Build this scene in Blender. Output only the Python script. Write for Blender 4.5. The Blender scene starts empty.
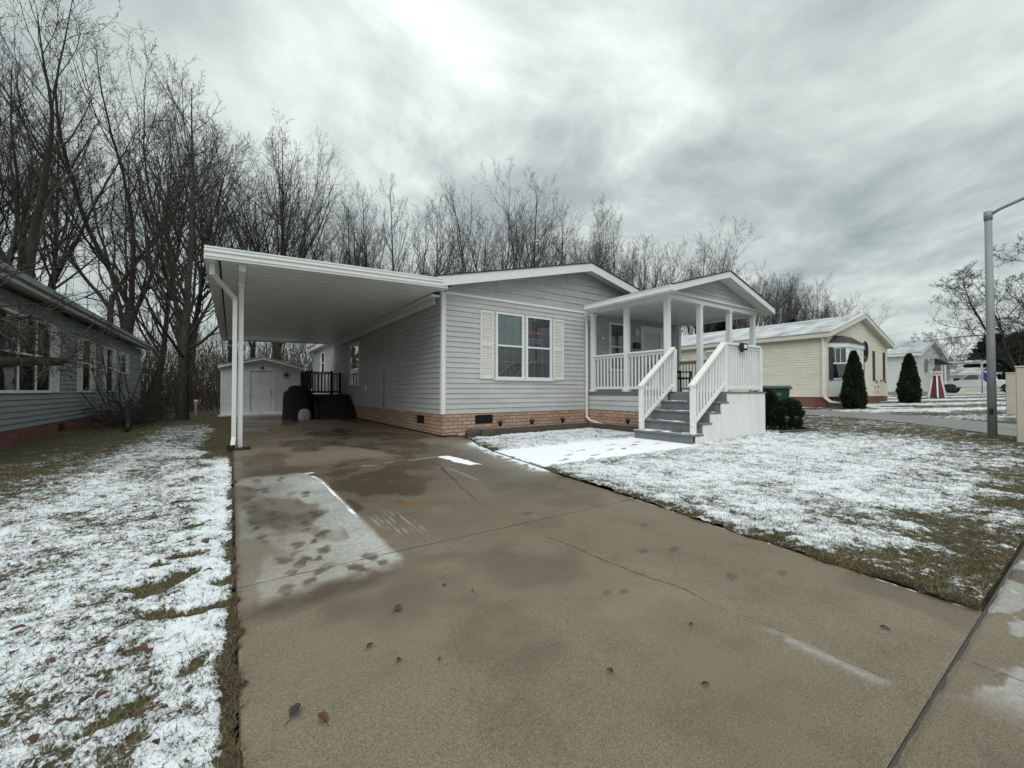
import bpy, math, random
import numpy as np
from mathutils import Vector, Matrix
random.seed(7); RS=np.random.RandomState(11)
SC=bpy.context.scene; COL=SC.collection
H_EYE=1.10
# ------------------------------------------------------------------ helpers
ORG={}
def tag(o,label=None,cat=None,group=None,kind=None):
    if label: o['label']=label
    if cat: o['category']=cat
    if group: o['group']=group
    if kind: o['kind']=kind
    return o
def thing(name,label,cat,loc=(0,0,0),group=None):
    o=bpy.data.objects.new(name,None); COL.objects.link(o); o.location=loc; o.empty_display_size=.2
    ORG[o]=Vector(loc); return tag(o,label,cat,group)
def link(me,name,parent=None,loc=None):
    o=bpy.data.objects.new(name,me); COL.objects.link(o)
    if parent is not None:
        o.parent=parent; ORG[o]=ORG[parent]
    else:
        ORG[o]=Vector(loc) if loc is not None else Vector((0,0,0))
        o.location=ORG[o]
    return o
class MB:
    def __init__(s): s.v=[]; s.f=[]; s.sm=[]
    def add(s,vs,fs,smooth=False):
        n=len(s.v); s.v.extend([tuple(p) for p in vs])
        for f in fs: s.f.append(tuple(n+i for i in f)); s.sm.append(smooth)
        return s
    def quad(s,a,b,c,d): return s.add([a,b,c,d],[(0,1,2,3)])
    def box(s,x0,x1,y0,y1,z0,z1):
        if x0>x1:x0,x1=x1,x0
        if y0>y1:y0,y1=y1,y0
        if z0>z1:z0,z1=z1,z0
        return s.add([(x0,y0,z0),(x1,y0,z0),(x1,y1,z0),(x0,y1,z0),(x0,y0,z1),(x1,y0,z1),(x1,y1,z1),(x0,y1,z1)],
          [(3,2,1,0),(4,5,6,7),(0,1,5,4),(1,2,6,5),(2,3,7,6),(3,0,4,7)])
    def prism(s,poly,ax,a0,a1):
        n=len(poly)
        def P(p,a):
            return (a,p[0],p[1]) if ax=='x' else ((p[0],a,p[1]) if ax=='y' else (p[0],p[1],a))
        vs=[P(p,a0) for p in poly]+[P(p,a1) for p in poly]
        fs=[tuple(range(n-1,-1,-1)),tuple(range(n,2*n))]+[(i,(i+1)%n,n+(i+1)%n,n+i) for i in range(n)]
        return s.add(vs,fs)
    def bar(s,a,b,w,h,up=(0,0,1)):
        a=Vector(a);b=Vector(b);d=(b-a).normalized();u=Vector(up)
        r=d.cross(u)
        if r.length<1e-4: r=d.cross(Vector((0,1,0)))
        r.normalize();u=r.cross(d)
        vs=[]
        for p in (a,b):
            for i,j in ((-1,-1),(1,-1),(1,1),(-1,1)): vs.append(p+r*i*w/2+u*j*h/2)
        return s.add(vs,[(3,2,1,0),(4,5,6,7),(0,1,5,4),(1,2,6,5),(2,3,7,6),(3,0,4,7)])
    def tube(s,pts,r,sides=8,caps=True,smooth=True):
        pts=[Vector(p) for p in pts]; n=len(pts)
        rr=r if isinstance(r,(list,tuple)) else [r]*n
        vs=[];prev=None
        for i,p in enumerate(pts):
            d=(pts[min(i+1,n-1)]-pts[max(i-1,0)]).normalized()
            ref=prev if prev is not None else (Vector((1,0,0)) if abs(d.x)<.8 else Vector((0,1,0)))
            a=(ref-d*ref.dot(d)).normalized(); prev=a; b=d.cross(a)
            for k in range(sides):
                t=2*math.pi*k/sides; vs.append(p+(a*math.cos(t)+b*math.sin(t))*rr[i])
        base=len(s.v); s.v.extend([tuple(v) for v in vs])
        for i in range(n-1):
            for k in range(sides):
                k2=(k+1)%sides
                s.f.append((base+i*sides+k,base+i*sides+k2,base+(i+1)*sides+k2,base+(i+1)*sides+k)); s.sm.append(smooth)
        if caps:
            s.f.append(tuple(base+k for k in range(sides-1,-1,-1))); s.sm.append(False)
            s.f.append(tuple(base+(n-1)*sides+k for k in range(sides))); s.sm.append(False)
        return s
    def lathe(s,prof,c,sides=20,sx=1,sy=1):
        vs=[];n=len(prof)
        for r,z in prof:
            for k in range(sides):
                t=2*math.pi*k/sides; vs.append((c[0]+r*sx*math.cos(t),c[1]+r*sy*math.sin(t),c[2]+z))
        fs=[(i*sides+k,i*sides+(k+1)%sides,(i+1)*sides+(k+1)%sides,(i+1)*sides+k) for i in range(n-1) for k in range(sides)]
        s.add(vs,fs,True)
        return s.add(vs[:sides],[tuple(range(sides-1,-1,-1))]).add(vs[-sides:],[tuple(range(sides))])
    # boxes on a wall: W=(axis, plane, sign); axis 'x': wall runs along x at y=plane
    def wbox(s,W,h0,h1,z0,z1,n0,n1):
        ax,c,sg=W
        if ax=='x': return s.box(h0,h1,c+sg*n0,c+sg*n1,z0,z1)
        return s.box(c+sg*n0,c+sg*n1,h0,h1,z0,z1)
    def wquad(s,W,pts):
        ax,c,sg=W
        q=[((h,c+sg*n,z) if ax=='x' else (c+sg*n,h,z)) for h,z,n in pts]
        return s.add(q,[tuple(range(len(q)))])
    def build(s,name,mat,parent=None,bevel=0,loc=None,seg=1):
        me=bpy.data.meshes.new(name)
        o=link(me,name,parent,loc); off=ORG[o]
        me.from_pydata([(x-off.x,y-off.y,z-off.z) for x,y,z in s.v],[],s.f)
        me.polygons.foreach_set('use_smooth',s.sm)
        me.materials.append(mat)
        if bevel:
            m=o.modifiers.new('bevel','BEVEL'); m.width=bevel; m.segments=seg; m.limit_method='ANGLE'; m.angle_limit=math.radians(50)
        me.update(); return o
def npmesh(name,V,F,mat,attrs=None,smooth=True):
    me=bpy.data.meshes.new(name); V=np.asarray(V,dtype=np.float32); F=np.asarray(F,dtype=np.int32); k=F.shape[1]
    me.vertices.add(len(V)); me.vertices.foreach_set('co',V.ravel())
    me.loops.add(F.size); me.loops.foreach_set('vertex_index',F.ravel())
    me.polygons.add(len(F)); me.polygons.foreach_set('loop_start',np.arange(0,F.size,k,dtype=np.int32))
    me.polygons.foreach_set('use_smooth',np.full(len(F),smooth))
    me.update(calc_edges=True)
    for n,a in (attrs or {}).items():
        at=me.attributes.new(n,'FLOAT','POINT'); at.data.foreach_set('value',np.asarray(a,dtype=np.float32).ravel())
    me.materials.append(mat); return me
def gridmesh(name,X,Y,Z,mat,attrs=None):
    r,c=X.shape; i=np.arange(r*c).reshape(r,c)
    F=np.stack([i[:-1,:-1],i[:-1,1:],i[1:,1:],i[1:,:-1]],-1).reshape(-1,4)
    return npmesh(name,np.stack([X,Y,Z],-1).reshape(-1,3),F,mat,attrs)
# numpy noise
def _h(ix,iy,s):
    n=(ix.astype(np.int64)*374761393+iy.astype(np.int64)*668265263+s*1442695041)&0xffffffff
    n=((n^(n>>13))*1274126177)&0xffffffff
    return ((n^(n>>16))&0xffff)/65535.
def vnoise(x,y,s=0):
    x0=np.floor(x);y0=np.floor(y);fx=x-x0;fy=y-y0
    fx=fx*fx*(3-2*fx);fy=fy*fy*(3-2*fy)
    a=_h(x0,y0,s);b=_h(x0+1,y0,s);c=_h(x0,y0+1,s);d=_h(x0+1,y0+1,s)
    return (a*(1-fx)+b*fx)*(1-fy)+(c*(1-fx)+d*fx)*fy
def fbm(x,y,s=0,o=4):
    t=0;a=.5
    for i in range(o): t=t+a*vnoise(x*2**i+i*17.3,y*2**i-i*9.1,s+i); a*=.5
    return t/(1-.5**o)
def sstep(a,b,x):
    t=np.clip((x-a)/(b-a),0,1); return t*t*(3-2*t)
def terr(x,y=0):
    return np.interp(x,[-50,8,13,22,48,120],[0,0,.1,.3,.85,.95])
def tz(x): return float(terr(x))
# ------------------------------------------------------------------ materials
class NT:
    def __init__(s,name):
        s.m=bpy.data.materials.new(name); s.m.use_nodes=True; s.t=s.m.node_tree; s.n=s.t.nodes
        s.p=s.n['Principled BSDF']; s.out=s.n['Material Output']
    def node(s,t,**k):
        n=s.n.new(t)
        for a,b in k.items():
            if a in n.inputs: n.inputs[a].default_value=b
            else: setattr(n,a,b)
        return n
    def l(s,a,b): s.t.links.new(a,b)
    def coord(s,kind='Object'): return s.node('ShaderNodeTexCoord').outputs[kind]
    def noise(s,vec,scale,detail=3,rough=.55,dist=0,out='Fac'):
        n=s.node('ShaderNodeTexNoise',Scale=scale,Detail=detail,Roughness=rough,Distortion=dist); s.l(vec,n.inputs['Vector']); return n.outputs[out]
    def scale(s,vec,x,y,z):
        n=s.node('ShaderNodeMapping'); n.inputs['Scale'].default_value=(x,y,z); s.l(vec,n.inputs['Vector']); return n.outputs[0]
    def ramp(s,fac,stops):
        n=s.node('ShaderNodeValToRGB'); e=n.color_ramp.elements
        while len(e)<len(stops): e.new(.5)
        for q,(p,c) in zip(e,stops):
            q.position=p; q.color=(c,c,c,1) if not isinstance(c,(tuple,list)) else (*c,1)
        s.l(fac,n.inputs[0]); return n.outputs[0]
    def mix(s,fac,a,b,mode='MIX'):
        n=s.node('ShaderNodeMix',data_type='RGBA',blend_type=mode)
        for v,i in ((fac,0),(a,6),(b,7)):
            if hasattr(v,'links') or hasattr(v,'is_linked'): s.l(v,n.inputs[i])
            else: n.inputs[i].default_value=v if i==0 else ((*v,1) if len(v)==3 else v)
        return n.outputs[2]
    def math(s,op,a,b=0,clamp=False):
        n=s.node('ShaderNodeMath',operation=op,use_clamp=clamp)
        for v,i in ((a,0),(b,1)):
            if hasattr(v,'is_linked'): s.l(v,n.inputs[i])
            else: n.inputs[i].default_value=v
        return n.outputs[0]
    def attr(s,name):
        n=s.node('ShaderNodeAttribute'); n.attribute_name=name; return n.outputs['Fac']
    def bump(s,h,strength=.3,dist=.01,prev=None):
        n=s.node('ShaderNodeBump',Strength=strength,Distance=dist); s.l(h,n.inputs['Height'])
        if prev is not None: s.l(prev,n.inputs['Normal'])
        return n.outputs[0]
    def set(s,**k):
        for a,b in k.items():
            i=s.p.inputs[a.replace('_',' ')]
            if hasattr(b,'is_linked'): s.l(b,i)
            else: i.default_value=(*b,1) if isinstance(b,tuple) and len(b)==3 else b
        return s
def M(name,col,rough=.6,nscale=6,namt=.12,bscale=0,bstr=.2,bdist=.004,metal=0,stretch=(1,1,1),spec=.4,fine=0):
    t=NT(name); c=t.coord(); v=t.scale(c,*stretch)
    f=t.noise(v,nscale,5,.6)
    k=t.ramp(f,[(.25,1-namt),(.75,1+namt*.6)])
    colr=t.mix(1,col,k,'MULTIPLY')
    if fine:
        f2=t.noise(c,fine,2,.6); colr=t.mix(1,colr,t.ramp(f2,[(.3,1-namt),(.7,1+namt*.5)]),'MULTIPLY')
    t.set(Base_Color=colr,Roughness=rough,Metallic=metal,Specular_IOR_Level=spec)
    if bscale: t.set(Normal=t.bump(t.noise(v,bscale,4,.6),bstr,bdist))
    return t.m
def brickmat(name,c1,c2,mortar,scale=1):
    t=NT(name); c=t.coord(); sep=t.node('ShaderNodeSeparateXYZ'); t.l(c,sep.inputs[0])
    cb=t.node('ShaderNodeCombineXYZ'); t.l(t.math('ADD',sep.outputs[0],sep.outputs[1]),cb.inputs[0]); t.l(sep.outputs[2],cb.inputs[1])
    b=t.node('ShaderNodeTexBrick',Scale=1.0); b.inputs['Brick Width'].default_value=.25; b.inputs['Row Height'].default_value=.0885
    b.inputs['Mortar Size'].default_value=.011; b.inputs['Mortar Smooth'].default_value=.2; b.inputs['Bias'].default_value=0
    b.inputs['Color1'].default_value=(*c1,1);b.inputs['Color2'].default_value=(*c2,1);b.inputs['Mortar'].default_value=(*mortar,1)
    t.l(cb.outputs[0],b.inputs['Vector'])
    n=t.noise(c,30,4,.65); col=t.mix(1,b.outputs['Color'],t.ramp(n,[(.25,.75),(.75,1.12)]),'MULTIPLY')
    n2=t.noise(c,1.2,3,.6); col=t.mix(1,col,t.ramp(n2,[(.3,.82),(.7,1.08)]),'MULTIPLY')
    inv=t.math('SUBTRACT',1.0,b.outputs['Fac'])
    t.set(Base_Color=col,Roughness=.88,Normal=t.bump(n,.25,.003,t.bump(inv,.8,.008)))
    return t.m
def glassmat(name,tint=(.75,.8,.82),refl=1.0):
    t=NT(name); g=t.node('ShaderNodeBsdfGlossy',Roughness=.015); g.inputs['Color'].default_value=(.9,.92,.92,1)
    tr=t.node('ShaderNodeBsdfTransparent'); tr.inputs['Color'].default_value=(*tint,1)
    fr=t.node('ShaderNodeFresnel',IOR=1.5); f=t.math('MULTIPLY_ADD',fr.outputs[0],refl); 
    f.node.inputs[2].default_value=.06
    c=t.coord(); w=t.noise(c,2.2,2,.5); bp=t.bump(w,.05,.02); t.l(bp,g.inputs['Normal'])
    mx=t.node('ShaderNodeMixShader'); t.l(f,mx.inputs[0]); t.l(tr.outputs[0],mx.inputs[1]); t.l(g.outputs[0],mx.inputs[2])
    t.l(mx.outputs[0],t.out.inputs[0]); return t.m
def sidingmat(name,col,joint=3.6,row=None):
    t=NT(name); c=t.coord(); sep=t.node('ShaderNodeSeparateXYZ'); t.l(c,sep.inputs[0])
    n=t.noise(t.scale(c,.8,.8,6),1.5,5,.65); n2=t.noise(t.scale(c,14,14,2),1.0,3,.6)
    colr=t.mix(1,col,t.ramp(n,[(.25,.82),(.75,1.06)]),'MULTIPLY'); colr=t.mix(1,colr,t.ramp(n2,[(.3,.955),(.7,1.025)]),'MULTIPLY')
    nb=t.noise(t.scale(c,3,3,60),3,3,.6)
    t.set(Base_Color=colr,Roughness=.55,Normal=t.bump(nb,.12,.003)); 
    if row:
        cb=t.node('ShaderNodeCombineXYZ'); t.l(t.math('ADD',sep.outputs[0],sep.outputs[1]),cb.inputs[0]); t.l(sep.outputs[2],cb.inputs[1])
        b=t.node('ShaderNodeTexBrick',Scale=1.0); b.inputs['Brick Width'].default_value=.17; b.inputs['Row Height'].default_value=row; b.inputs['Mortar Size'].default_value=.004
        b.inputs['Color1'].default_value=(1,1,1,1);b.inputs['Color2'].default_value=(.9,.9,.9,1);b.inputs['Mortar'].default_value=(.72,.72,.72,1)
        t.l(cb.outputs[0],b.inputs['Vector']); t.set(Base_Color=t.mix(1,colr,b.outputs['Color'],'MULTIPLY'))
    return t.m
def barkmat(name,c1,c2):
    t=NT(name); c=t.coord(); n=t.noise(t.scale(c,6,6,1.5),3,4,.65)
    t.set(Base_Color=t.ramp(n,[(.3,c1),(.7,c2)]),Roughness=.95,Specular_IOR_Level=.1); return t.m
def leafmat(name,c1,c2,c3,scale=5):
    t=NT(name); c=t.coord(); n=t.noise(c,scale,4,.7); n2=t.noise(c,scale*9,2,.6)
    col=t.mix(.45,t.ramp(n,[(.3,c1),(.5,c2),(.72,c3)]),t.ramp(n2,[(.3,c1),(.7,c3)]))
    t.set(Base_Color=col,Roughness=.8,Specular_IOR_Level=.15); return t.m

m_white=M('white painted trim',(.74,.75,.74),.5,5,.07,60,.08)
m_whitepaint=M('white weathered paint',(.72,.73,.71),.6,3,.12,40,.15,.003,stretch=(1,1,.35))
m_alum=M('white aluminium',(.76,.77,.77),.42,2,.1,0)
m_siding=sidingmat('grey vinyl siding',(.50,.50,.505))
m_shake=sidingmat('grey shake siding',(.45,.452,.455),row=.19)
m_blue=sidingmat('slate grey siding',(.28,.292,.31))
m_cream=sidingmat('cream siding',(.74,.70,.585))
m_wsid=sidingmat('white siding',(.66,.68,.67))
m_gsid=sidingmat('dull grey siding',(.25,.26,.265))
m_shedsid=sidingmat('shed siding',(.78,.79,.80))
m_brick=brickmat('tan pink brick',(.43,.26,.18),(.56,.37,.265),(.20,.155,.13))
m_redbrick=brickmat('red brick',(.19,.07,.06),(.26,.10,.085),(.12,.08,.07))
m_shutter=M('cream shutter',(.68,.67,.63),.6,8,.08,70,.1)
m_navy=M('dark slate shutter',(.035,.04,.055),.55,8,.2)
m_greydeck=M('grey deck paint',(.165,.18,.185),.6,7,.2,40,.2,stretch=(1,1,1),fine=60)
m_glass=glassmat('window glass')
m_dglass=glassmat('dark window glass',(.35,.38,.4))
m_black=M('black plastic',(.018,.018,.02),.5,10,.3)
m_cover=M('black fabric cover',(.008,.008,.009),.8,10,.3,30,.3,.006)
m_dark=M('dark interior',(.02,.022,.025),.9)
m_blind=M('pale blind',(.62,.65,.64),.8,3,.12,stretch=(40,40,.2))
m_curt=M('dim curtain',(.20,.225,.225),.9,3,.3,stretch=(30,30,.2))
m_shingle=M('dark roof shingle',(.055,.05,.05),.9,3,.3,40,.4,.006,fine=50)
m_timber=M('weathered landscape timber',(.075,.062,.05),.9,3,.4,25,.5,.008,stretch=(1,1,4))
m_soil=M('dark mulch',(.028,.022,.018),.98,20,.5,50,1,.03)
m_darkwood=M('dark stained wood',(.02,.018,.016),.75,4,.3,30,.3)
m_galv=M('galvanised grey steel',(.25,.27,.28),.6,4,.15,0,metal=.1)
m_beige=M('beige painted metal',(.50,.46,.38),.6,2,.12,30,.1)
m_green=M('dark green plastic',(.012,.055,.047),.45,4,.25)
m_bark=barkmat('dark bark',(.028,.025,.023),(.080,.072,.065))
m_bark2=barkmat('grey brown bark',(.042,.038,.036),(.105,.096,.089))
m_twig=barkmat('thicket stems',(.05,.042,.034),(.12,.098,.078))
m_arb=leafmat('arborvitae foliage',(.007,.016,.009),(.018,.036,.018),(.045,.066,.030),4)
m_yew=leafmat('yew foliage',(.005,.010,.007),(.014,.024,.014),(.032,.044,.022),6)
m_spruce=leafmat('spruce foliage',(.008,.014,.012),(.016,.026,.02),(.03,.042,.03),1.5)
m_leaf=M('dead leaf',(.085,.035,.02),.6,12,.5)
m_leafd=M('dark wet leaf',(.03,.022,.018),.35,12,.5)
m_red=M('red sign',(.55,.05,.06),.5)
m_redp=M('dark red paint',(.12,.025,.03),.6,4,.2)
m_bluep=M('blue cloth',(.02,.04,.25),.6)
m_signblue=M('blue grey sign',(.16,.20,.32),.5)
m_truck=M('white car paint',(.70,.71,.72),.3,3,.05)
m_rubber=M('tyre rubber',(.015,.015,.016),.8)
m_greyrag=M('pale grey canvas',(.30,.30,.30),.9,9,.25,20,.5,.01)
def snowroof(name,under,cover):
    t=NT(name); c=t.coord(); n=t.noise(t.scale(c,.5,1.2,1.2),1.2,5,.65); n2=t.noise(c,16,4,.7)
    m=t.math('ADD',t.math('MULTIPLY',n,1.0),t.math('MULTIPLY',n2,.35))
    f=t.ramp(m,[(cover-.16,.25),(cover+.22,1.0)])
    t.set(Base_Color=t.mix(f,under,(.62,.64,.67)),Roughness=.85,Normal=t.bump(n2,.4,.02)); return t.m
m_snowroof=snowroof('snowy shingle roof',(.13,.13,.135),.68)
# --- concrete
def concrete():
    t=NT('driveway concrete'); c=t.coord()
    big=t.noise(c,.55,5,.6); mid=t.noise(c,3.0,5,.65); fine=t.noise(c,185,3,.75); fine2=t.noise(c,420,2,.6)
    base=t.ramp(big,[(.3,(.136,.109,.077)),(.55,(.168,.137,.099)),(.75,(.210,.177,.132))])
    base=t.mix(1,base,t.ramp(mid,[(.28,.80),(.5,1.0),(.75,1.12)]),'MULTIPLY')
    base=t.mix(1,base,t.ramp(fine,[(.28,.42),(.5,1.0),(.70,1.62)]),'MULTIPLY')
    base=t.mix(1,base,t.ramp(fine2,[(.3,.75),(.68,1.2)]),'MULTIPLY')
    vor=t.node('ShaderNodeTexVoronoi',Scale=110.0); t.l(c,vor.inputs['Vector'])
    peb=t.ramp(vor.outputs['Distance'],[(.08,1.0),(.2,0.0)]); pr=t.noise(c,45,1,.5)
    base=t.mix(t.math('MULTIPLY',peb,t.ramp(pr,[(.56,0.0),(.63,.55)])),base,(.50,.47,.42))
    wet=t.attr('wet'); frost=t.attr('frost'); snow=t.attr('snow'); tar=t.attr('tar')
    wn=t.math('ADD',wet,t.math('MULTIPLY',t.math('SUBTRACT',mid,.5),.7),True)
    base=t.mix(1,base,t.mix(wn,(1,1,1),(.47,.44,.40)),'MULTIPLY')
    rust=t.attr('rust'); base=t.mix(rust,base,(.16,.085,.03))
    fn=t.noise(c,26,4,.7); ff=t.math('MULTIPLY',frost,t.ramp(fn,[(.25,.35),(.6,1.0)]),True)
    col=t.mix(t.math('MULTIPLY',ff,.80),base,(.52,.53,.53))
    sn=t.math('ADD',snow,t.math('MULTIPLY',t.math('SUBTRACT',fn,.5),.55)); sf=t.ramp(sn,[(.42,0.0),(.58,1.0)])
    col=t.mix(sf,col,(.80,.82,.85)); tf=t.math('ADD',tar,t.math('MULTIPLY',t.math('SUBTRACT',fn,.5),.9)); tf=t.ramp(tf,[(.4,0.0),(.6,1.0)])
    col=t.mix(tf,col,(.058,.052,.046))
    rg=t.mix(wn,(.86,.86,.86),(.24,.24,.24)); rg=t.mix(sf,rg,(.9,.9,.9)); rg=t.mix(ff,rg,(.75,.75,.75))
    hgt=t.math('ADD',t.math('MULTIPLY',fine,1.0),t.math('MULTIPLY',fine2,.5))
    t.set(Base_Color=col,Roughness=rg,Specular_IOR_Level=.35,Normal=t.bump(hgt,.3,.0018)); return t.m
m_conc=concrete()
def lawnmat():
    t=NT('snowy grass'); c=t.coord(); snow=t.attr('snow'); dirt=t.attr('dirt')
    n1=t.noise(c,14,5,.7,.6); n2=t.noise(t.scale(c,60,34,60),1,4,.7,.8); n3=t.noise(c,1.3,4,.6)
    g=t.ramp(n2,[(.25,(.022,.019,.011)),(.48,(.070,.060,.030)),(.62,(.115,.094,.052)),(.8,(.19,.155,.095))])
    g=t.mix(t.ramp(n3,[(.35,0.0),(.65,.65)]),g,t.ramp(n2,[(.25,(.020,.021,.011)),(.5,(.056,.056,.027)),(.75,(.11,.10,.055))]))
    g=t.mix(dirt,g,t.ramp(n2,[(.3,(.02,.014,.010)),(.7,(.085,.06,.042))]))
    g=t.mix(1,g,t.ramp(t.noise(c,4.5,4,.7),[(.3,.62),(.7,1.3)]),'MULTIPLY')
    s=t.math('ADD',snow,t.math('MULTIPLY',t.math('SUBTRACT',n1,.5),1.0)); s=t.math('ADD',s,t.math('MULTIPLY',t.math('SUBTRACT',n2,.5),1.5))
    f=t.ramp(s,[(.42,0.0),(.56,.82),(.75,1.0)])
    col=t.mix(f,g,(.68,.71,.74))
    h=t.math('ADD',t.math('MULTIPLY',n2,.6),t.math('MULTIPLY',f,.8))
    t.set(Base_Color=col,Roughness=.9,Specular_IOR_Level=.2,Normal=t.bump(h,.7,.018)); return t.m
m_lawn=lawnmat()
def groundmat():
    t=NT('leaf litter ground'); c=t.coord(); n=t.noise(c,.35,5,.65); n2=t.noise(c,7,5,.75)
    col=t.mix(1,t.ramp(n,[(.3,(.10,.076,.05)),(.6,(.16,.125,.083)),(.75,(.10,.09,.05))]),t.ramp(n2,[(.3,.5),(.7,1.25)]),'MULTIPLY')
    t.set(Base_Color=col,Roughness=.95,Normal=t.bump(n2,.8,.05)); return t.m
m_ground=groundmat()
m_asph=M('old asphalt',(.085,.083,.08),.9,2,.25,80,.5,.004,fine=90)
m_paver=M('grey neighbour drive',(.20,.195,.19),.85,1.2,.25,60,.4,.004,fine=50)
def blademat():
    t=NT('grass blades'); r=t.attr('rnd')
    t.set(Base_Color=t.ramp(r,[(0,(.035,.03,.014)),(.35,(.075,.068,.028)),(.6,(.13,.105,.055)),(1,(.24,.195,.12))]),Roughness=.85,Specular_IOR_Level=.15); return t.m
m_blade=blademat()
# ------------------------------------------------------------------ camera, light, world
cam=bpy.data.cameras.new('camera'); co=bpy.data.objects.new('camera',cam); COL.objects.link(co)
cam.sensor_width=36; cam.lens=412/1024*36; cam.clip_end=2000; cam.clip_start=.05
co.location=(0,0,H_EYE); co.rotation_euler=(math.radians(90)+math.atan(7/412),0,math.radians(-34.2)); SC.camera=co
SUN_EL,SUN_AZ=48.,226.   # azimuth measured clockwise from +Y (behind the viewer)
sl=bpy.data.lights.new('sun','SUN'); sl.energy=1.35; sl.angle=math.radians(50); sl.color=(1,.97,.93)
so=bpy.data.objects.new('sun',sl); COL.objects.link(so)
a=math.radians(SUN_AZ); e=math.radians(SUN_EL)
sd=Vector((math.sin(a)*math.cos(e),math.cos(a)*math.cos(e),math.sin(e)))
so.rotation_euler=sd.to_track_quat('Z','Y').to_euler()
W=bpy.data.worlds.new('World'); SC.world=W; W.use_nodes=True
def world():
    t=NT.__new__(NT); t.t=W.node_tree; t.n=t.t.nodes
    bg=t.n['Background']
    sky=t.node('ShaderNodeTexSky',sky_type='NISHITA'); sky.sun_disc=False; sky.sun_elevation=e; sky.sun_rotation=a
    d=t.node('ShaderNodeTexCoord').outputs['Generated']
    sep=t.node('ShaderNodeSeparateXYZ'); t.l(d,sep.inputs[0])
    z=t.math('ADD',t.math('MAXIMUM',sep.outputs[2],0.0),.16)
    cb=t.node('ShaderNodeCombineXYZ'); t.l(t.math('DIVIDE',sep.outputs[0],z),cb.inputs[0]); t.l(t.math('DIVIDE',sep.outputs[1],z),cb.inputs[1])
    v=cb.outputs[0]
    n=t.noise(t.scale(v,1.0,1.0,1),1.15,8,.58,.35); n2=t.noise(t.scale(v,.85,1.1,1),.45,4,.55,.3)
    f=t.math('ADD',t.math('MULTIPLY',n,.62),t.math('MULTIPLY',n2,.38))
    cl=t.ramp(f,[(.36,(2.75,3.25,3.22)),(.46,(3.9,4.45,4.32)),(.55,(5.4,6.0,5.75)),(.66,(7.4,7.9,7.5))])
    # thin cloud where the sun glows through, ahead of the viewer
    yaw=math.radians(34.2)
    def dirn(u,vv):
        F=Vector((math.sin(yaw),math.cos(yaw),.017));R=Vector((math.cos(yaw),-math.sin(yaw),0))
        return (F+R*((u-512)/412)+Vector((0,0,1))*((384-vv)/412)).normalized()
    for (u,vv,k,amt) in ((400,170,40,.62),(575,160,40,.6),(470,20,70,.2),(900,230,9,.28)):
        q=dirn(u,vv); dp=t.node('ShaderNodeVectorMath',operation='DOT_PRODUCT'); t.l(d,dp.inputs[0]); dp.inputs[1].default_value=q
        g=t.math('POWER',t.math('MAXIMUM',dp.outputs['Value'],0.0),float(k))
        g=t.math('MULTIPLY',g,t.ramp(n,[(.38,.12),(.62,1.3)]))
        cl=t.mix(1,cl,t.mix(1,(amt*4.0,amt*4.1,amt*3.9),g,'MULTIPLY'),'ADD')
    # overcast skies are brighter overhead
    zz=t.math('MULTIPLY_ADD',t.math('MAXIMUM',sep.outputs[2],0.0),.55); zz.node.inputs[2].default_value=.86
    hi=t.math('MULTIPLY_ADD',t.math('MAXIMUM',t.math('SUBTRACT',sep.outputs[2],.60),0.0),2.2); hi.node.inputs[2].default_value=1.0
    cl=t.mix(1,cl,t.math('MULTIPLY',zz,hi),'MULTIPLY')
    col=t.mix(.92,sky.outputs[0],cl)
    t.l(col,bg.inputs['Color']); bg.inputs['Strength'].default_value=.10
world()
SC.view_settings.view_transform='Standard'; SC.view_settings.look='None'; SC.view_settings.exposure=.26; SC.view_settings.gamma=1
SC.render.engine='CYCLES'
SC.cycles.max_bounces=6; SC.cycles.transparent_max_bounces=12; SC.cycles.use_denoising=True
# ------------------------------------------------------------------ ground, lawns, driveway
def st(o): o['kind']='structure'; return o
gx=np.concatenate([np.linspace(-260,-12,26),np.linspace(-10,130,71),np.linspace(140,600,20)])
gy=np.concatenate([np.linspace(-120,-3,20),np.linspace(-1.5,70,60),np.linspace(80,600,24)])
GX,GY=np.meshgrid(gx,gy); GZ=terr(GX)-.07+(fbm(GX*.5,GY*.5,3)-.5)*.05*(GY>12)
st(link(gridmesh('ground',GX,GY,GZ,m_ground),'ground'))
EY=[.39,.94,1.83,2.78,4.1,4.75,6.4,7.5,8.3,9.1]; EX=[3.10,3.15,3.27,3.42,3.56,3.70,3.95,4.2,4.5,4.6]
def edge(y): return np.where(y<9.1,np.interp(y,EY,EX),4.3)
def rows(y0,y1,extra=()):
    r=[y0]
    while r[-1]<y1: r.append(r[-1]+.008+.005*abs(r[-1]))
    r=np.array(r)
    for e_ in extra: r=r[np.abs(r-e_)>.028]; r=np.concatenate([r,[e_-.022,e_-.012,e_-.006,e_,e_+.006,e_+.012,e_+.022]])
    return np.sort(r)
JY=(2.80,6.12,10.6,15.2)
yr=rows(.395,21.6,JY)
def center(y): return np.interp(y,[.4,1.0,1.8,2.8,3.9,5.5,6.1,7,22],[2.10,2.10,2.05,1.95,2.10,2.50,2.60,2.3,2.2])
n_=np.arange(0,1,.0125)
base=np.concatenate([np.linspace(-1,-.011,165),[-.005,0,.005],np.linspace(.011,1,95)])
YY=np.repeat(yr[:,None],len(base),1); cxx=center(YY)+(fbm(YY*5,YY*0+4,5)-.5)*.06
R=edge(YY); B=np.repeat(base[None],len(yr),0)
XX=np.where(B<0,.03+(cxx-.03)*(1+B),cxx+(R-cxx)*B)
ZZ=np.zeros_like(XX)
for j in JY: ZZ-=.012*np.exp(-((YY-j)/.008)**2)
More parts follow.
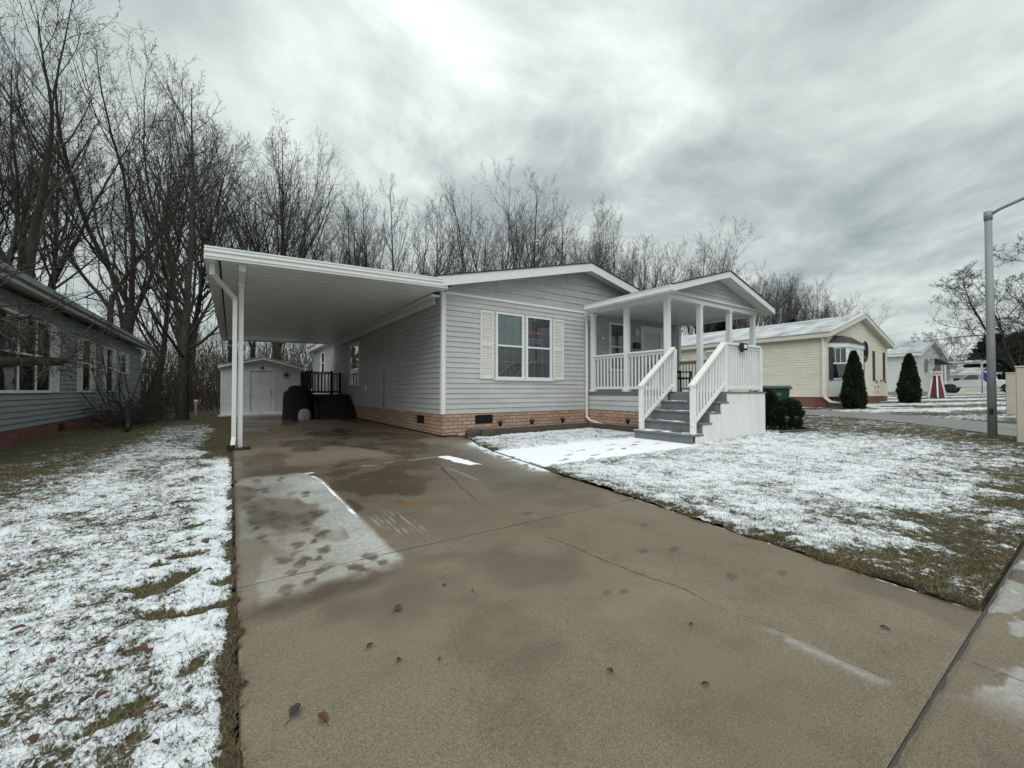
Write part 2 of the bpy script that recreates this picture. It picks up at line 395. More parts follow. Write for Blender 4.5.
crack=np.exp(-(B/.006)**2)*np.where(YY<6.1,1,.6)*(.62+.38*sstep(.42,.60,fbm(YY*3.2,YY*0,9)))
ZZ-=.012*crack
ZZ-=(fbm(XX*.8,YY*.8,8)-.5)*.012
def ell(X,Y,cx,cy,ang,a,b,soft=.25):
    c_,s_=math.cos(ang),math.sin(ang); u=(X-cx)*c_+(Y-cy)*s_; v=-(X-cx)*s_+(Y-cy)*c_
    return 1-sstep(1-soft,1+soft,np.sqrt((u/a)**2+(v/b)**2))
def foot(X,Y,x,y,ang,s=1.0):
    c_,s_=math.cos(ang),math.sin(ang)
    X=X+(vnoise(X*28+ang,Y*28,12)-.5)*.045+(vnoise(X*9,Y*9+ang,14)-.5)*.05; Y=Y+(vnoise(X*26,Y*26+ang,13)-.5)*.045
    return np.maximum(ell(X,Y,x+.065*c_,y+.065*s_,ang,.095*s,.05*s),ell(X,Y,x-.09*c_,y-.09*s_,ang,.055*s,.04*s))
ed=(fbm(XX*6,YY*6,21)-.5)*.16
frost=sstep(.0,.06,XX-.02)*(1-sstep(.90,.965,XX+ed*.25+np.maximum(0,YY-5.6)*.25))*sstep(2.42,2.62,YY+ed*2-.12*XX)*(1-sstep(6.0,6.35,YY+ed))
frost*=(.42+.42*fbm(XX*3.5,YY*3.5,22))*(.62+.75*sstep(.25,.92,XX))
frost*=1-.75*sstep(.52,.62,fbm(XX*2.0,YY*1.2,28))*(XX<.75)
ftp=np.zeros_like(XX)
for (x,y,ang) in [(.45,2.72,.9),(.36,2.92,1.1),(.52,3.05,1.2),(.38,3.25,1.3),(.55,3.42,1.1),(.30,3.02,2.0),(.24,2.55,1.3),(.20,3.6,1.6),(.34,3.75,1.5),(.15,4.0,1.7),(.30,4.2,1.6),(.17,4.55,1.5),(.33,4.75,1.6),(.14,5.0,1.6),(.3,5.3,1.5),(.62,4.1,1.7),(.55,4.5,1.6),(.66,4.9,1.5),(.5,3.75,1.6),(.15,5.5,1.7),(.27,5.9,1.6),(.68,2.62,1.9),(.78,2.75,1.9),(.5,5.9,1.4)]:
    ftp=np.maximum(ftp,foot(XX,YY,x,y,ang,.92)*(.55+.6*vnoise(XX*22,YY*22,7)))
frost=frost*(1-.95*ftp)+.28*np.exp(-((ftp-.3)/.16)**2)*(ftp>.02)*frost
snow=np.exp(-((XX-(.925-np.maximum(0,YY-5.6)*.2))/np.where(XX<.925,.045,.016))**2)*sstep(2.7,4.2,YY)*(1-sstep(6.05,6.25,YY))*(.30+.5*fbm(YY*5,YY*0+3,62))
snow=np.maximum(snow,.70*ell(XX,YY,.86,6.12,.3,.09,.05,.8)*(.4+1.0*fbm(XX*14,YY*10,64)))
xs=np.interp(YY,[4.2,5.1,6.5,6.9],[3.3,3.0,2.97,2.95])
snow=np.maximum(snow,(1-sstep(.05,.17,np.abs(XX-xs-.0)+ed*.5))*sstep(5.0,5.5,YY+ed*3)*(1-sstep(6.35,6.6,YY+ed))*(.25+.95*fbm(XX*9,YY*5,61))*1.1)
snow=np.maximum(snow,.30*(1-sstep(.05,.16,np.abs(XX-xs)))*sstep(4.1,4.6,YY)*(1-sstep(4.9,5.2,YY)))
ice=sstep(.75,.12,R-XX)*sstep(3.9,4.5,YY)*(1-sstep(7.6,8.6,YY)); ice=np.clip(ice,0,1)
ice=np.clip(1-(R-XX)/.75,0,1)*sstep(3.9,4.6,YY)*(1-sstep(7.6,8.6,YY))
snow=np.maximum(snow,ice*.62*sstep(.40,.62,fbm(XX*9,YY*9,31)+.25*ice)); frost=np.maximum(frost,ice*.5)
snow=np.maximum(snow,.55*sstep(.48,.62,fbm(XX*14,YY*14,33))*(1-sstep(.0,.07,R-XX))*(YY<4.2))
wn=fbm(XX*.9,YY*.55,41); wn2=fbm(XX*2.4,YY*2.0,43)
wet=sstep(1.9,4.2,YY+2.4*(wn-.5)-XX*.25)*(.66+.6*sstep(.40,.58,wn2))
wet*=1-.85*sstep(6.4,7.2,YY+ed)*sstep(.50,.60,fbm(XX*.75+3,YY*.42,47))
wet=np.maximum(wet,ftp*.75); wet=np.maximum(wet,.55*sstep(.55,.7,fbm(XX*1.3,YY*1.3,51))*(YY<4))
wet=np.maximum(wet,.95*ell(XX,YY,.45,2.45,.12,.5,.13,.6)*(.4+fbm(XX*5,YY*9,53)))
for k in range(9):   # faint tyre and broom streaks across the damp slab
    y0=2.5+k*.055; wet=np.maximum(wet,.45*np.exp(-((YY-y0-.12*XX)/.012)**2)*(XX<.95)*sstep(.45,.6,fbm(XX*3,YY*30,60+k)))
for k in range(7):
    x0=1.0+k*.045; frost=np.maximum(frost,.55*np.exp(-((XX-x0-.02*(YY-3))/.008)**2)*sstep(3.0,3.2,YY)*(1-sstep(3.6,3.9,YY))*sstep(.4,.6,fbm(XX*40,YY*6,70+k)))
for k in range(8):
    wet=np.maximum(wet,.8*ell(XX,YY,*[(1.70,1.585,.2,.035,.02),(1.79,1.54,.1,.035,.02),(2.35,1.85,.3,.06,.025),(2.55,1.75,.3,.06,.025),(2.45,1.30,.4,.06,.03),(2.75,1.15,.3,.05,.02),(2.2,3.0,.2,.07,.04),(2.8,2.2,.4,.05,.03)][k],.4))
rust=.75*ell(XX,YY,1.52,3.95,.4,.24,.10,.9)*sstep(.35,.6,fbm(XX*8,YY*8,71))
pale=(np.exp(-((XX-center(YY)+.055)/.035)**2)*sstep(.45,.55,YY)*(1-sstep(.85,1.0,YY))*sstep(.35,.5,fbm(XX*9,YY*9,73)))
frost=np.maximum(frost,pale*.42)
pale2=np.exp(-((XX-(2.55+.05*(YY-5)))/.02)**2)*sstep(4.3,4.6,YY)*(1-sstep(5.3,5.5,YY)); frost=np.maximum(frost,pale2*.45)
lw=np.exp(-((YY-6.3-.15*(XX-2))/.06)**2)*(XX>1.6)*(XX<3.0); frost=np.maximum(frost,lw*.45*sstep(.4,.6,fbm(XX*5,YY*5,65)))
tar=np.zeros_like(XX)
for j in JY: tar=np.maximum(tar,(.75+.35*(fbm(XX*3,YY*0,8)-.5))*np.exp(-((YY-j)/.013)**2))
tar=np.maximum(tar,.75*crack)
j3=np.exp(-((YY-3.86-.02*XX)/.016)**2)*(XX>.98); tar=np.maximum(tar,j3*.7)
tar=np.maximum(tar,.75*(1-sstep(.0,.014,XX-.03)))
tar=np.maximum(tar,.7*(1-sstep(0,.02,R-XX))*(YY<4.6))
AT=dict(wet=wet,frost=frost,snow=snow,tar=tar,rust=rust)
st(link(gridmesh('driveway',XX,YY,ZZ,m_conc,AT),'driveway'))
# walkway: a snowed over slab from the drive to the steps
wy=np.linspace(4.62,6.36,110); ws=np.linspace(0,1,220)
WY=np.repeat(wy[:,None],220,1); wl=np.interp(WY,EY,EX)-.02; WX=wl+(7.72-wl)*ws[None]
WZ=.018+(fbm(WX*5,WY*5,81)-.5)*.012+terr(WX)*.3
sw=.80+.5*(fbm(WX*2.5,WY*2.5,82)-.5); 
fp=np.zeros_like(WX)
for (x,y,ang) in [(4.35,4.95,.35),(4.75,4.75,.4),(4.7,5.25,.2),(5.3,5.55,.3),(5.8,5.3,.4),(6.3,5.75,.2),(6.7,5.5,.3),(7.1,5.75,.2),(7.3,5.4,.2),(5.1,5.0,.3),(6.1,5.25,.5)]:
    fp=np.maximum(fp,foot(WX,WY,x,y,ang,1.0)*(.5+.5*vnoise(WX*30,WY*30,4)))
sw-=.62*fp; WZ-=.012*fp
for xj in (5.05,6.4): sw-=.42*np.exp(-((WX-xj-(fbm(WY*4,WY*0,3)-.5)*.03)/.012)**2)
sw-=.45*(1-sstep(0,.12,WX-wl))*sstep(.4,.6,fbm(WX*8,WY*8,3))
z0=np.zeros_like(WX)
st(link(gridmesh('walkway',WX,WY,WZ,m_conc,dict(wet=fp,frost=z0+.5,snow=sw,tar=z0,rust=z0)),'walkway'))
# lawns
blade_src=[]
FEETL=[(-.2,2.74,.5),(-.26,3.02,.6),(-.33,2.98,.4),(-.10,2.70,.3),(-.21,2.60,.1),(-.18,3.2,.9),(-.08,2.64,.1),(-.38,5.3,1.4),(-.25,4.44,1.2),(-.15,3.1,.8),(-.30,6.3,1.5),(-.03,2.58,.2),(-.33,4.9,1.3),(-.22,5.9,1.5),(-.36,7.1,1.4),(-.25,7.6,1.6)]
lt=[0.]
while lt[-1]<9: lt.append(lt[-1]+.010+.013*lt[-1])
lt=np.array(lt); yl=rows(.40,27)
LY=np.repeat(yl[:,None],len(lt),1); LX=.028-np.repeat(lt[None],len(yl),0); LX=LX+((fbm(LY*5,LY*0,111)-.45)*.06+(fbm(LY*23,LY*0,112)-.5)*.03)*np.exp(LX/.10)
def lawn_noise(X,Y): return fbm(X*2.1,Y*2.1,91)-.5, fbm(X*9,Y*7,92)-.5
a1,a2=lawn_noise(LX,LY)
S=.61-.30*sstep(1.3,2.3,-LX+.5*a1)*sstep(4.5,7,LY)-.16*sstep(8,13,LY)-.6*sstep(8,9.5,LY)*(1-sstep(.2,.6,-LX+a1*.4))-.36*sstep(15.5,19.5,LY+3*a1)-.10*(1-sstep(1.2,2.2,LY))-.1*sstep(2.5,3.4,-LX)
S+=.36*a1+.40*a2+.55*(fbm(LX*26,LY*20,97)-.5)+.16*sstep(.0,.05,-LX)*(1-sstep(.15,.3,-LX))*(LY<8)
ff=np.zeros_like(LX)
def at(u,v):
    zc=412*H_EYE/(v-391.); xc=(u-512)/412*zc; return (.827*xc+.562*zc,.827*zc-.562*xc)
for u0,v0,u1,v1,w in [(156,563,170,563,.05),(172,556,206,550,.06),(130,588,156,586,.05),(142,594,170,582,.055),(168,584,199,566,.055),(149,612,180,610,.055),(180,611,208,608,.05),(211,603,234,600,.045),(175,502,191,500,.05),(187,526,203,524,.05),(192,478,203,476,.05),(196,465,204,464,.05),(205,455,212,454,.05),(196,488,206,487,.04),(180,540,192,538,.03),(206,520,214,519,.03)]:
    A_=at(u0,v0);B_=at(u1,v1); c_=((A_[0]+B_[0])/2,(A_[1]+B_[1])/2); ff=np.maximum(ff,ell(LX+.03*a2,LY+.05*a2,c_[0],c_[1],math.atan2(B_[1]-A_[1],B_[0]-A_[0]),math.hypot(B_[0]-A_[0],B_[1]-A_[1])*.5+.018,w*1.0,.35))
for x,y,g_,a_,b_ in [(-.12,2.12,.9,.06,.03),(-.3,1.95,.6,.10,.035),(-.45,1.6,.7,.11,.05),(-.22,1.55,.9,.07,.04),(-.42,1.32,.5,.10,.04),(-.03,2.95,.4,.07,.06)]: ff=np.maximum(ff,.8*ell(LX,LY,x,y,g_,a_,b_,.5))
S=S-.62*ff*(.55+.9*fbm(LX*16,LY*12,100))
LD=np.clip(1.15-(-LX+.02)/.045-.4*a2*2,0,1)+.35*sstep(.58,.7,fbm(LX*3,LY*3,95))
S=S-.7*np.clip(1.2-(-LX+.02)/(.012+.03*sstep(3.2,2.0,LY)),0,1)-.45*(fbm(LX*0,LY*3,99)>.5)*np.clip(1.3-(-LX+.02)/.06,0,1)
S=np.clip(S,0,1.1)
LZ=-.012+(fbm(LX*11,LY*11,93)-.5)*.028+a1*.02+.016*sstep(.3,.7,S)-.007*ff+.014*(1-sstep(0,.05,-LX+.02))
LZ=np.where(LX<-2.6,LZ-.05*sstep(2.6,4,-LX),LZ)
st(link(gridmesh('lawn',LX,LY,LZ,m_lawn,dict(snow=S,dirt=LD)),'lawn'))
rt=[0.]
while rt[-1]<118: rt.append(rt[-1]+.012+.012*rt[-1])
rt=np.array(rt); yR=np.concatenate([rows(.405,16),np.linspace(16.3,30,30)])
RY=np.repeat(yR[:,None],len(rt),1); re=edge(RY)+.012; re=re-((fbm(RY*5,RY*0,113)-.40)*.09+(fbm(RY*23,RY*0,114)-.5)*.04)*(RY<8.4); RX=re+np.repeat(rt[None],len(yR),0)
b1,b2=lawn_noise(RX,RY)
dE=RX-re
S2=.69*(1-.60*sstep(10.0,13.6,RX+3.5*b1))*(.30+.70*sstep(.42,1.55,RY+.055*RX-.12+1.3*b1))+.16*sstep(17,21,RX)+.05
S2+=.42*b1+.42*b2+.55*(fbm(RX*22,RY*17,98)-.5)-.32*(1-sstep(.03,.22,dE+.2*b2))-.16*sstep(5.2,8,RX)*(1-sstep(1.3,2.4,RY))
S2+=.20*np.sin(RX*.9+RY*1.4+3*b1)*sstep(17,22,RX)
# ruts of bare turf between drive and walk, mulch bed along the house
onwalk=(RX<7.75)*sstep(4.58,4.64,RY)*(1-sstep(6.34,6.40,RY))
bed=np.clip(sstep(8.55,8.65,RY)*(RX<9.2)+sstep(8.50,8.6,RX)*(RX<9.2)*(RY>6.3),0,1)
S2=np.where(bed>.5,.30+.5*b1+.35*sstep(8.9,9.05,RY),S2); S2=np.clip(S2,0,1.1)
D2=np.maximum(bed*.9,np.clip(1.1-dE/.05,0,1))+.25*(1-sstep(.5,.8,RY))+.3*sstep(.58,.7,fbm(RX*2.4,RY*2.4,96))
RZ=terr(RX)+(fbm(RX*11,RY*11,94)-.5)*.030+b1*.03+.020*sstep(.3,.7,S2)-.05*onwalk-.010*(1-sstep(0,.05,dE))+.02
def in_drive(X,Y):   # neighbour's drive, a band from the kerb up beside the cream house
    c_=np.interp(Y,[.4,1.6,3.4,5.6,7.2,9,40],[14.8,15.6,17.4,18.7,19.2,19.4,19.4]); return c_
ND=np.abs(RX-in_drive(RX,RY))<np.interp(RY,[.4,2,5,8,40],[1.9,1.5,1.35,1.3,1.3])
RZ=RZ-.05*ND
st(link(gridmesh('lawn',RX,RY,RZ,m_lawn,dict(snow=S2,dirt=np.clip(D2,0,1))),'lawn'))
ny=np.linspace(.4,27,160); NS=np.linspace(-1,1,14); NY=np.repeat(ny[:,None],14,1)
NX=in_drive(NY,NY)+NS[None]*np.interp(NY,[.4,2,5,8,40],[1.9,1.5,1.35,1.3,1.3])
st(link(gridmesh('neighbour_driveway',NX,NY,terr(NX)+.028,m_paver),'neighbour_driveway'))
# sidewalk in front, then the street
sx=np.concatenate([np.linspace(-40,-.6,40),np.arange(-.5,9,.02),np.linspace(9.1,130,180)]); sy=np.concatenate([np.linspace(-1.15,-.02,30),np.linspace(0,.33,30),np.linspace(.335,.396,20)])
SX,SY=np.meshgrid(sx,sy); k1=fbm(SX*1.7,SY*1.7,101)
fr=.55*sstep(.52,.57,fbm(SX*3.6,SY*5.5,102)+.22*(fbm(SX*13,SY*17,106)-.5))*sstep(2.1,2.4,SX); stt=.9*sstep(.365,.378,SY)*(SX>3.0)
tj=np.maximum(.85*sstep(.380,.390,SY+.016*(fbm(SX*9,SY,104)-.5)),.6*np.exp(-((np.mod(SX+1.1,2.4)-1.2)/.008)**2))
st(link(gridmesh('sidewalk',SX,SY,terr(SX)-.004-.005*np.exp(-((SY-.385)/.010)**2),m_conc,dict(wet=.15+.5*sstep(.5,.65,k1),frost=fr,snow=0*SX+.42*sstep(.62,.72,fbm(SX*5,SY*9,105))*(SX>3),tar=tj,rust=0*SX)),'sidewalk'))
rx=np.linspace(-120,160,120); RXX,RYY=np.meshgrid(rx,np.array([-9,-6,-3,-1.16]))
st(link(gridmesh('road',RXX,RYY,terr(RXX)-.03,m_asph),'road'))
# grass blades poking through the thin snow close to the viewer
def blades(X0,X1,Y0,Y1,n,xs,ys,Sg,Zg,seed,lo=.14,pw=1.0):
    r=np.random.RandomState(seed); y=Y0+(Y1-Y0)*r.rand(n)**1.5
    ix=r.randint(0,len(xs),n); iy=np.clip(np.searchsorted(ys,y),0,len(ys)-1)
    x=Xg(iy,ix,Sg); return None
def make_blades(name,LXg,LYg,LZg,Sg,ymax,xlim,n,seed,label):
    r=np.random.RandomState(seed)
    sel=(LYg<ymax)&(LYg>.41)&xlim(LXg,LYg)
    idx=np.flatnonzero(sel.ravel())
    p=np.clip(1.02-Sg.ravel()[idx]*1.05,.06,1)**1.3; cell=(.010+.013*np.abs(LXg.ravel()[idx]))*(.008+.005*LYg.ravel()[idx]); d=np.hypot(LXg.ravel()[idx],LYg.ravel()[idx])
    w=p*cell/np.maximum(d,1)**.9; w/=w.sum(); k=r.choice(idx,n,p=w)
    x=LXg.ravel()[k]+(r.rand(n)-.5)*.02; y=LYg.ravel()[k]+(r.rand(n)-.5)*.02; z=LZg.ravel()[k]-.004
    d=np.hypot(x,y); L=(.014+.030*r.rand(n))*(1+.015*d); az=r.rand(n)*6.283; tl=np.radians(35+50*r.rand(n)); wd=(.0009+.0011*r.rand(n))*(1+.07*d)
    dx=np.cos(az)*np.sin(tl)*L; dy=np.sin(az)*np.sin(tl)*L; dz=np.cos(tl)*L; px=-np.sin(az)*wd; py=np.cos(az)*wd
    V=np.stack([np.stack([x-px,y-py,z],-1),np.stack([x+px,y+py,z],-1),np.stack([x+dx,y+dy,z+dz],-1)],1).reshape(-1,3)
    rn=np.repeat(np.clip(r.rand(n)*.8+.2*vnoise(x*4,y*4,3),0,1),3)
    o=link(npmesh(name,V,np.arange(3*n).reshape(n,3),m_blade,dict(rnd=rn),False),name)
    tag(o,label,'grass',kind='stuff')
make_blades('grass',LX,LY,LZ,S,9,lambda X,Y:(X>-3.4),120000,5,'olive and straw coloured grass blades poking through the snow left of the driveway')
make_blades('grass',RX,RY,RZ,S2,8,lambda X,Y:(X<14),190000,6,'olive and straw coloured grass blades poking through the snow right of the driveway')
# dead leaves
def leafmesh(name,seed,mat,L=.075,stem=True):
    r=random.Random(seed); v=[];f=[]; n=7
    for i in range(n):
        t=i/(n-1); w=L*.33*math.sin(math.pi*min(1,t*1.02))**.75*(1+.15*r.uniform(-1,1)); zc=.012*math.sin(t*3)+.004
        for s_ in (-1,0,1): v.append((L*(t-.5),s_*w,zc+abs(s_)*.010*r.uniform(.3,1.4)))
    for i in range(n-1):
        for s_ in (0,1): q=i*3+s_; f.append((q,q+1,q+4,q+3))
    me=bpy.data.meshes.new(name); b=len(v)
    if stem:
        v+=[(-L*.5,-.0015,.004),(-L*.5,.0015,.004),(-L*1.0,.006,.003),(-L*1.0,.003,.003)]; f.append((b,b+1,b+2,b+3))
    me.from_pydata(v,[],f); me.materials.append(mat)
    for p in me.polygons: p.use_smooth=True
    return me
LM=[leafmesh('fallen_leaf',s,m_leaf,L) for s,L in ((1,.075),(2,.06),(3,.085))]+[leafmesh('fallen_leaf',s,m_leafd,L) for s,L in ((4,.06),(5,.045))]
def put_leaf(me,x,y,z,rz,sc,label,group):
    o=link(me,'fallen_leaf'); o.location=(x,y,z); o.rotation_euler=(random.uniform(-.2,.2),random.uniform(-.2,.2),rz); o.scale=(sc,)*3
    tag(o,label,'leaf',group); return o
put_leaf(LM[3],.19,1.59,.003,.75,.85,'dark leaf with a long stem, left of a pair at the front of the driveway',None)
put_leaf(LM[0],.26,1.51,.003,2.0,.62,'brown leaf with its stem up, right of a pair at the front of the driveway',None)
put_leaf(LM[2],.70,2.05,.004,.5,.62,'curled reddish brown leaf below the frosted strip of the driveway',None)
for i,(x,y) in enumerate([(.50,1.82),(.71,1.57),(.57,1.66),(1.79,1.14),(1.47,.88),(1.23,1.13),(1.0,2.15),(1.1,2.0),(2.5,.62)]):
    put_leaf(LM[4 if i%2 else 3],x,y,.003,random.uniform(0,6),random.uniform(.38,.7),'small dark wet leaf lying flat on the open concrete of the driveway','small wet leaves on the driveway')
for i in range(34):
    y=1.45+3.8*random.random()**1.4; x=-random.uniform(.08,.30+.28*y)
    if i<8: x,y=[(-.73,2.56),(-.45,2.34),(-.79,2.81),(-.29,1.86),(-.18,1.83),(-.5,1.9),(-.62,2.2),(-.3,2.3)][i]
    put_leaf(LM[i%5],x,y,.022,random.uniform(0,6),random.uniform(.38,.72)*(1 if y<3 else 1.25),'brown dead leaf lying on the snowy grass left of the driveway','dead leaves on the left lawn')
# ------------------------------------------------------------------ building helpers
def siding(mb,Wl,h0,h1,z0,z1,exp,holes=(),clip=None,out=.022):
    n=max(1,round((z1-z0)/exp)); ex=(z1-z0)/n
    for i in range(n):
        zb=z0+i*ex; zt=zb+ex
        cuts=sorted({zb,zt}|{z for h in holes for z in (h[2],h[3]) if zb<z<zt})
        for a_,b_ in zip(cuts[:-1],cuts[1:]):
            zm=(a_+b_)/2; iv=[(h0,h1)]
            for hh in holes:
                if hh[2]<=zm<=hh[3]:
                    iv=[q for s,e_ in iv for q in ((s,min(e_,hh[0])),(max(s,hh[1]),e_)) if q[1]-q[0]>1e-4]
            na=out-(out-.003)*(a_-zb)/ex; nb=out-(out-.003)*(b_-zb)/ex
            for s,e_ in iv:
                if clip:
                    c0=clip(a_);c1=clip(b_); s0,e0=max(s,c0[0]),min(e_,c0[1]); s1,e1=max(s,c1[0]),min(e_,c1[1])
                    if e0<=s0: continue
                    if e1<s1: s1=e1=(s1+e1)/2
                else: s0=s1=s;e0=e1=e_
                mb.wquad(Wl,[(s0,a_,na),(e0,a_,na),(e1,b_,nb),(s1,b_,nb)])
                if a_==zb: mb.wquad(Wl,[(s0,zb,.0),(e0,zb,.0),(e0,zb,out),(s0,zb,out)])
    return mb
def window(parent,Wl,h0,h1,z0,z1,fr=.055,split=.5,cols=3,rws=2,upper=None,lower=None,glass=None,mull=(),muntin_low=True,name='window',frame=None,n1=.05):
    upper=upper or m_blind; lower=lower or m_curt; f=MB()
    f.wbox(Wl,h0,h1,z1-fr,z1,-.034,n1); f.wbox(Wl,h0-.012,h1+.012,z0-.01,z0+fr,-.034,n1+.012)
    f.wbox(Wl,h0,h0+fr,z0+fr,z1-fr,-.034,n1-.002); f.wbox(Wl,h1-fr,h1,z0+fr,z1-fr,-.034,n1-.002)
    for m_ in mull: f.wbox(Wl,m_-fr*.6,m_+fr*.6,z0+fr,z1-fr,-.034,n1-.003)
    zs=z0+(z1-z0)*split
    if split: f.wbox(Wl,h0+fr,h1-fr,zs-.022,zs+.022,-.028,n1-.008)
    edges=[h0+fr]+[x for m_ in mull for x in (m_-fr*.6,m_+fr*.6)]+[h1-fr]
    o=f.build(name,frame or m_white,parent,.004)
    g=MB(); p=MB(); up=MB(); lo=MB()
    for a_,b_ in zip(edges[::2],edges[1::2]):
        if cols:
            for k in range(1,cols): x=a_+(b_-a_)*k/cols; g.wbox(Wl,x-.006,x+.006,(zs if not muntin_low else z0+fr),z1-fr,-.004,.006)
            for k in range(1,rws):
                for (u_,v_) in ((zs,z1-fr),)+(((z0+fr,zs),) if muntin_low else ()): z_=u_+(v_-u_)*k/rws; g.wbox(Wl,a_,b_,z_-.006,z_+.006,-.003,.007)
        p.wquad(Wl,[(a_-.01,z0+fr-.01,.012),(b_+.01,z0+fr-.01,.012),(b_+.01,z1-fr+.01,.012),(a_-.01,z1-fr+.01,.012)])
        up.wquad(Wl,[(a_-.04,zs,-.031),(b_+.04,zs,-.031),(b_+.04,z1,-.031),(a_-.04,z1,-.031)])
        lo.wquad(Wl,[(a_-.04,z0,-.030),(b_+.04,z0,-.030),(b_+.04,zs,-.030),(a_-.04,zs,-.030)])
    if g.v: g.build('window_grid',m_white,o)
    p.build('pane',glass or m_glass,o); up.build('blind_or_backing',upper,o); lo.build('curtain_or_backing',lower,o)  # in m_dark these are no cloth: dark sheets painting the unlit room behind
    return o
def shutter(parent,Wl,h0,h1,z0,z1,mat,louver=True,label=None):
    s=MB(); n0=.012; n1=.045; w=.05
    s.wbox(Wl,h0,h0+w,z0,z1,n0,n1); s.wbox(Wl,h1-w,h1,z0,z1,n0,n1)
    zm=(z0+z1)/2
    for a_,b_ in ((z0,z0+.07),(zm-.05,zm+.05),(z1-.07,z1)): s.wbox(Wl,h0+w,h1-w,a_,b_,n0,n1-.003)
    for a_,b_ in ((z0+.07,zm-.05),(zm+.05,z1-.07)):
        n=int((b_-a_)/.042)
        for i in range(n):
            z_=a_+(b_-a_)*i/n; d=(b_-a_)/n
            s.wquad(Wl,[(h0+w,z_,.034),(h1-w,z_,.034),(h1-w,z_+d,.014),(h0+w,z_+d,.014)])
            s.wquad(Wl,[(h0+w,z_,.012),(h1-w,z_,.012),(h1-w,z_,.034),(h0+w,z_,.034)])
    return s.build('shutter',mat,parent,.003)
def vent(parent,Wl,h0,h1,z0,z1):
    s=MB(); s.wbox(Wl,h0,h1,z0,z1,-.02,.012)
    for i in range(5): z_=z0+.02+(z1-z0-.04)*i/5; s.wbox(Wl,h0+.015,h1-.015,z_,z_+.02,.012,.02)
    return s.build('foundation_vent',m_dark,parent)
def gable_roof(parent,xL,xR,yF,yB,zE,zP,fh,roofmat,white,fasc=True,soffit=True,z_uE=None):
    xm=(xL+xR)/2; sl=(zP-zE)/(xm-xL); t=.025
    r=MB()
    r.prism([(xL-.03,zE-.03*sl),(xm,zP),(xm,zP+t),(xL-.03,zE-.03*sl+t)],'y',yF-.02,yB+.02)
    r.prism([(xm+.0005,zP),(xR+.03,zE-.03*sl),(xR+.03,zE-.03*sl+t),(xm+.0005,zP+t)],'y',yF-.02,yB+.02)
    ro=r.build('roof',roofmat,parent)
    f=MB()
    for y0,y1 in ((yF,yF+.03),(yB-.03,yB)):
        f.prism([(xL,zE-.001-fh),(xm,zP-.001-fh),(xm,zP-.001),(xL,zE-.001)],'y',y0,y1)
        f.prism([(xm+.0005,zP-.001-fh),(xR,zE-.001-fh),(xR,zE-.001),(xm+.0005,zP-.001)],'y',y0,y1)
    f.box(xL,xL+.02,yF+.031,yB-.031,zE-fh,zE-.002); f.box(xR-.02,xR,yF+.031,yB-.031,zE-fh,zE-.002)
    f.build('fascia',white,ro,.004)
    s=MB(); d=fh*.75
    s.prism([(xL+.021,zE-d+.021*sl),(xm,zP-d),(xm,zP-d+.015),(xL+.021,zE-d+.015+.021*sl)],'y',yF+.031,yB-.031)
    s.prism([(xm+.0005,zP-d),(xR-.021,zE-d+.021*sl),(xR-.021,zE-d+.015+.021*sl),(xm+.0005,zP-d+.015)],'y',yF+.031,yB-.031)
    s.build('soffit',white,ro)
    return ro
def downspout(parent,pts,w=.07,d=.05,name='downspout',mat=None):
    s=MB()
    for a_,b_ in zip(pts[:-1],pts[1:]):
        A=Vector(a_);B=Vector(b_); q=(B-A).normalized()*.022; s.bar(A-q,B+q,w,d,(0,1,0) if abs((B-A).normalized().z)>.7 else (0,0,1))
    return s.build(name,mat or m_white,parent,.008,seg=2)
# ------------------------------------------------------------------ main house
XW,YW=4.17,9.11; XR=13.49
hs=thing('house','light grey sided single storey house with a tan brick base and a white front gable','house',(8.8,18,0))
Wf=('x',YW,-1); Ws=('y',XW,-1)
WIN=[(5.665,6.56,1.42,3.17),(6.64,7.535,1.42,3.17)]
s=MB(); siding(s,Wf,XW+.075,8.93,.54,3.45,.127,WIN); s.build('front_siding',m_siding,hs)
PW=(9.92,10.92,1.75,3.30); PD=(11.55,12.62,1.08,3.22)
s=MB(); siding(s,Wf,8.93,XR,.54,3.60,.205,[PW,(PD[0],PD[1],.9,PD[3])]); s.build('porch_wall',m_shake,hs)
def clipg(z): 
    d=max(0,(z-3.575)/.2353); return (3.9+d,13.76-d)
s=MB(); siding(s,Wf,XW,XR,3.512,4.72,.19,(),clipg); s.build('gable_siding',m_shake,hs)
SWN=[(16.85,18.45,1.32,3.1),(21.0,21.5,1.6,2.45),(24.2,25.4,2.05,3.25)]
s=MB(); siding(s,Ws,YW+.075,28.15,.53,3.62,.127,SWN); s.build('side_siding',m_siding,hs)
s=MB(); s.box(XW,XR,28.16,28.2,.53,3.5).box(XR-.02,XR,YW+.03,28.15,.5,3.5); s.build('rear_wall',m_siding,hs)
s=MB(); s.box(XW-.012,XW+.2,YW+.2,28.2,-.1,.53).box(XW-.012,XR,YW-.012,YW+.2,-.1,.535).box(XR-.2,XR+.012,YW+.2,28.2,-.1,.53); s.build('brick_base',m_brick,hs)
s=MB(); s.box(XW-.018,XW+.5,YW-.02,YW-.013,-.05,.035).box(XW-.02,XW-.013,YW-.02,20,-.05,.04); s.build('base_flashing',m_black,hs)
s=MB(); s.wbox(Wf,XW-.022,XW+.075,.535,3.49,-.0,.03); s.wbox(Ws,YW-.028,YW+.075,.535,3.62,.001,.032); s.build('corner_trim',m_white,hs,.004)
s=MB(); s.box(3.921,XW-.001,8.795,28.4,3.50,3.515).box(3.921,XW-.001,8.795,8.81,3.515,3.58); s.build('eave_soffit',m_white,hs)
s=MB(); s.wbox(Wf,XW+.076,8.99,3.45,3.512,0,.034); s.build('belt_trim',m_white,hs,.004)
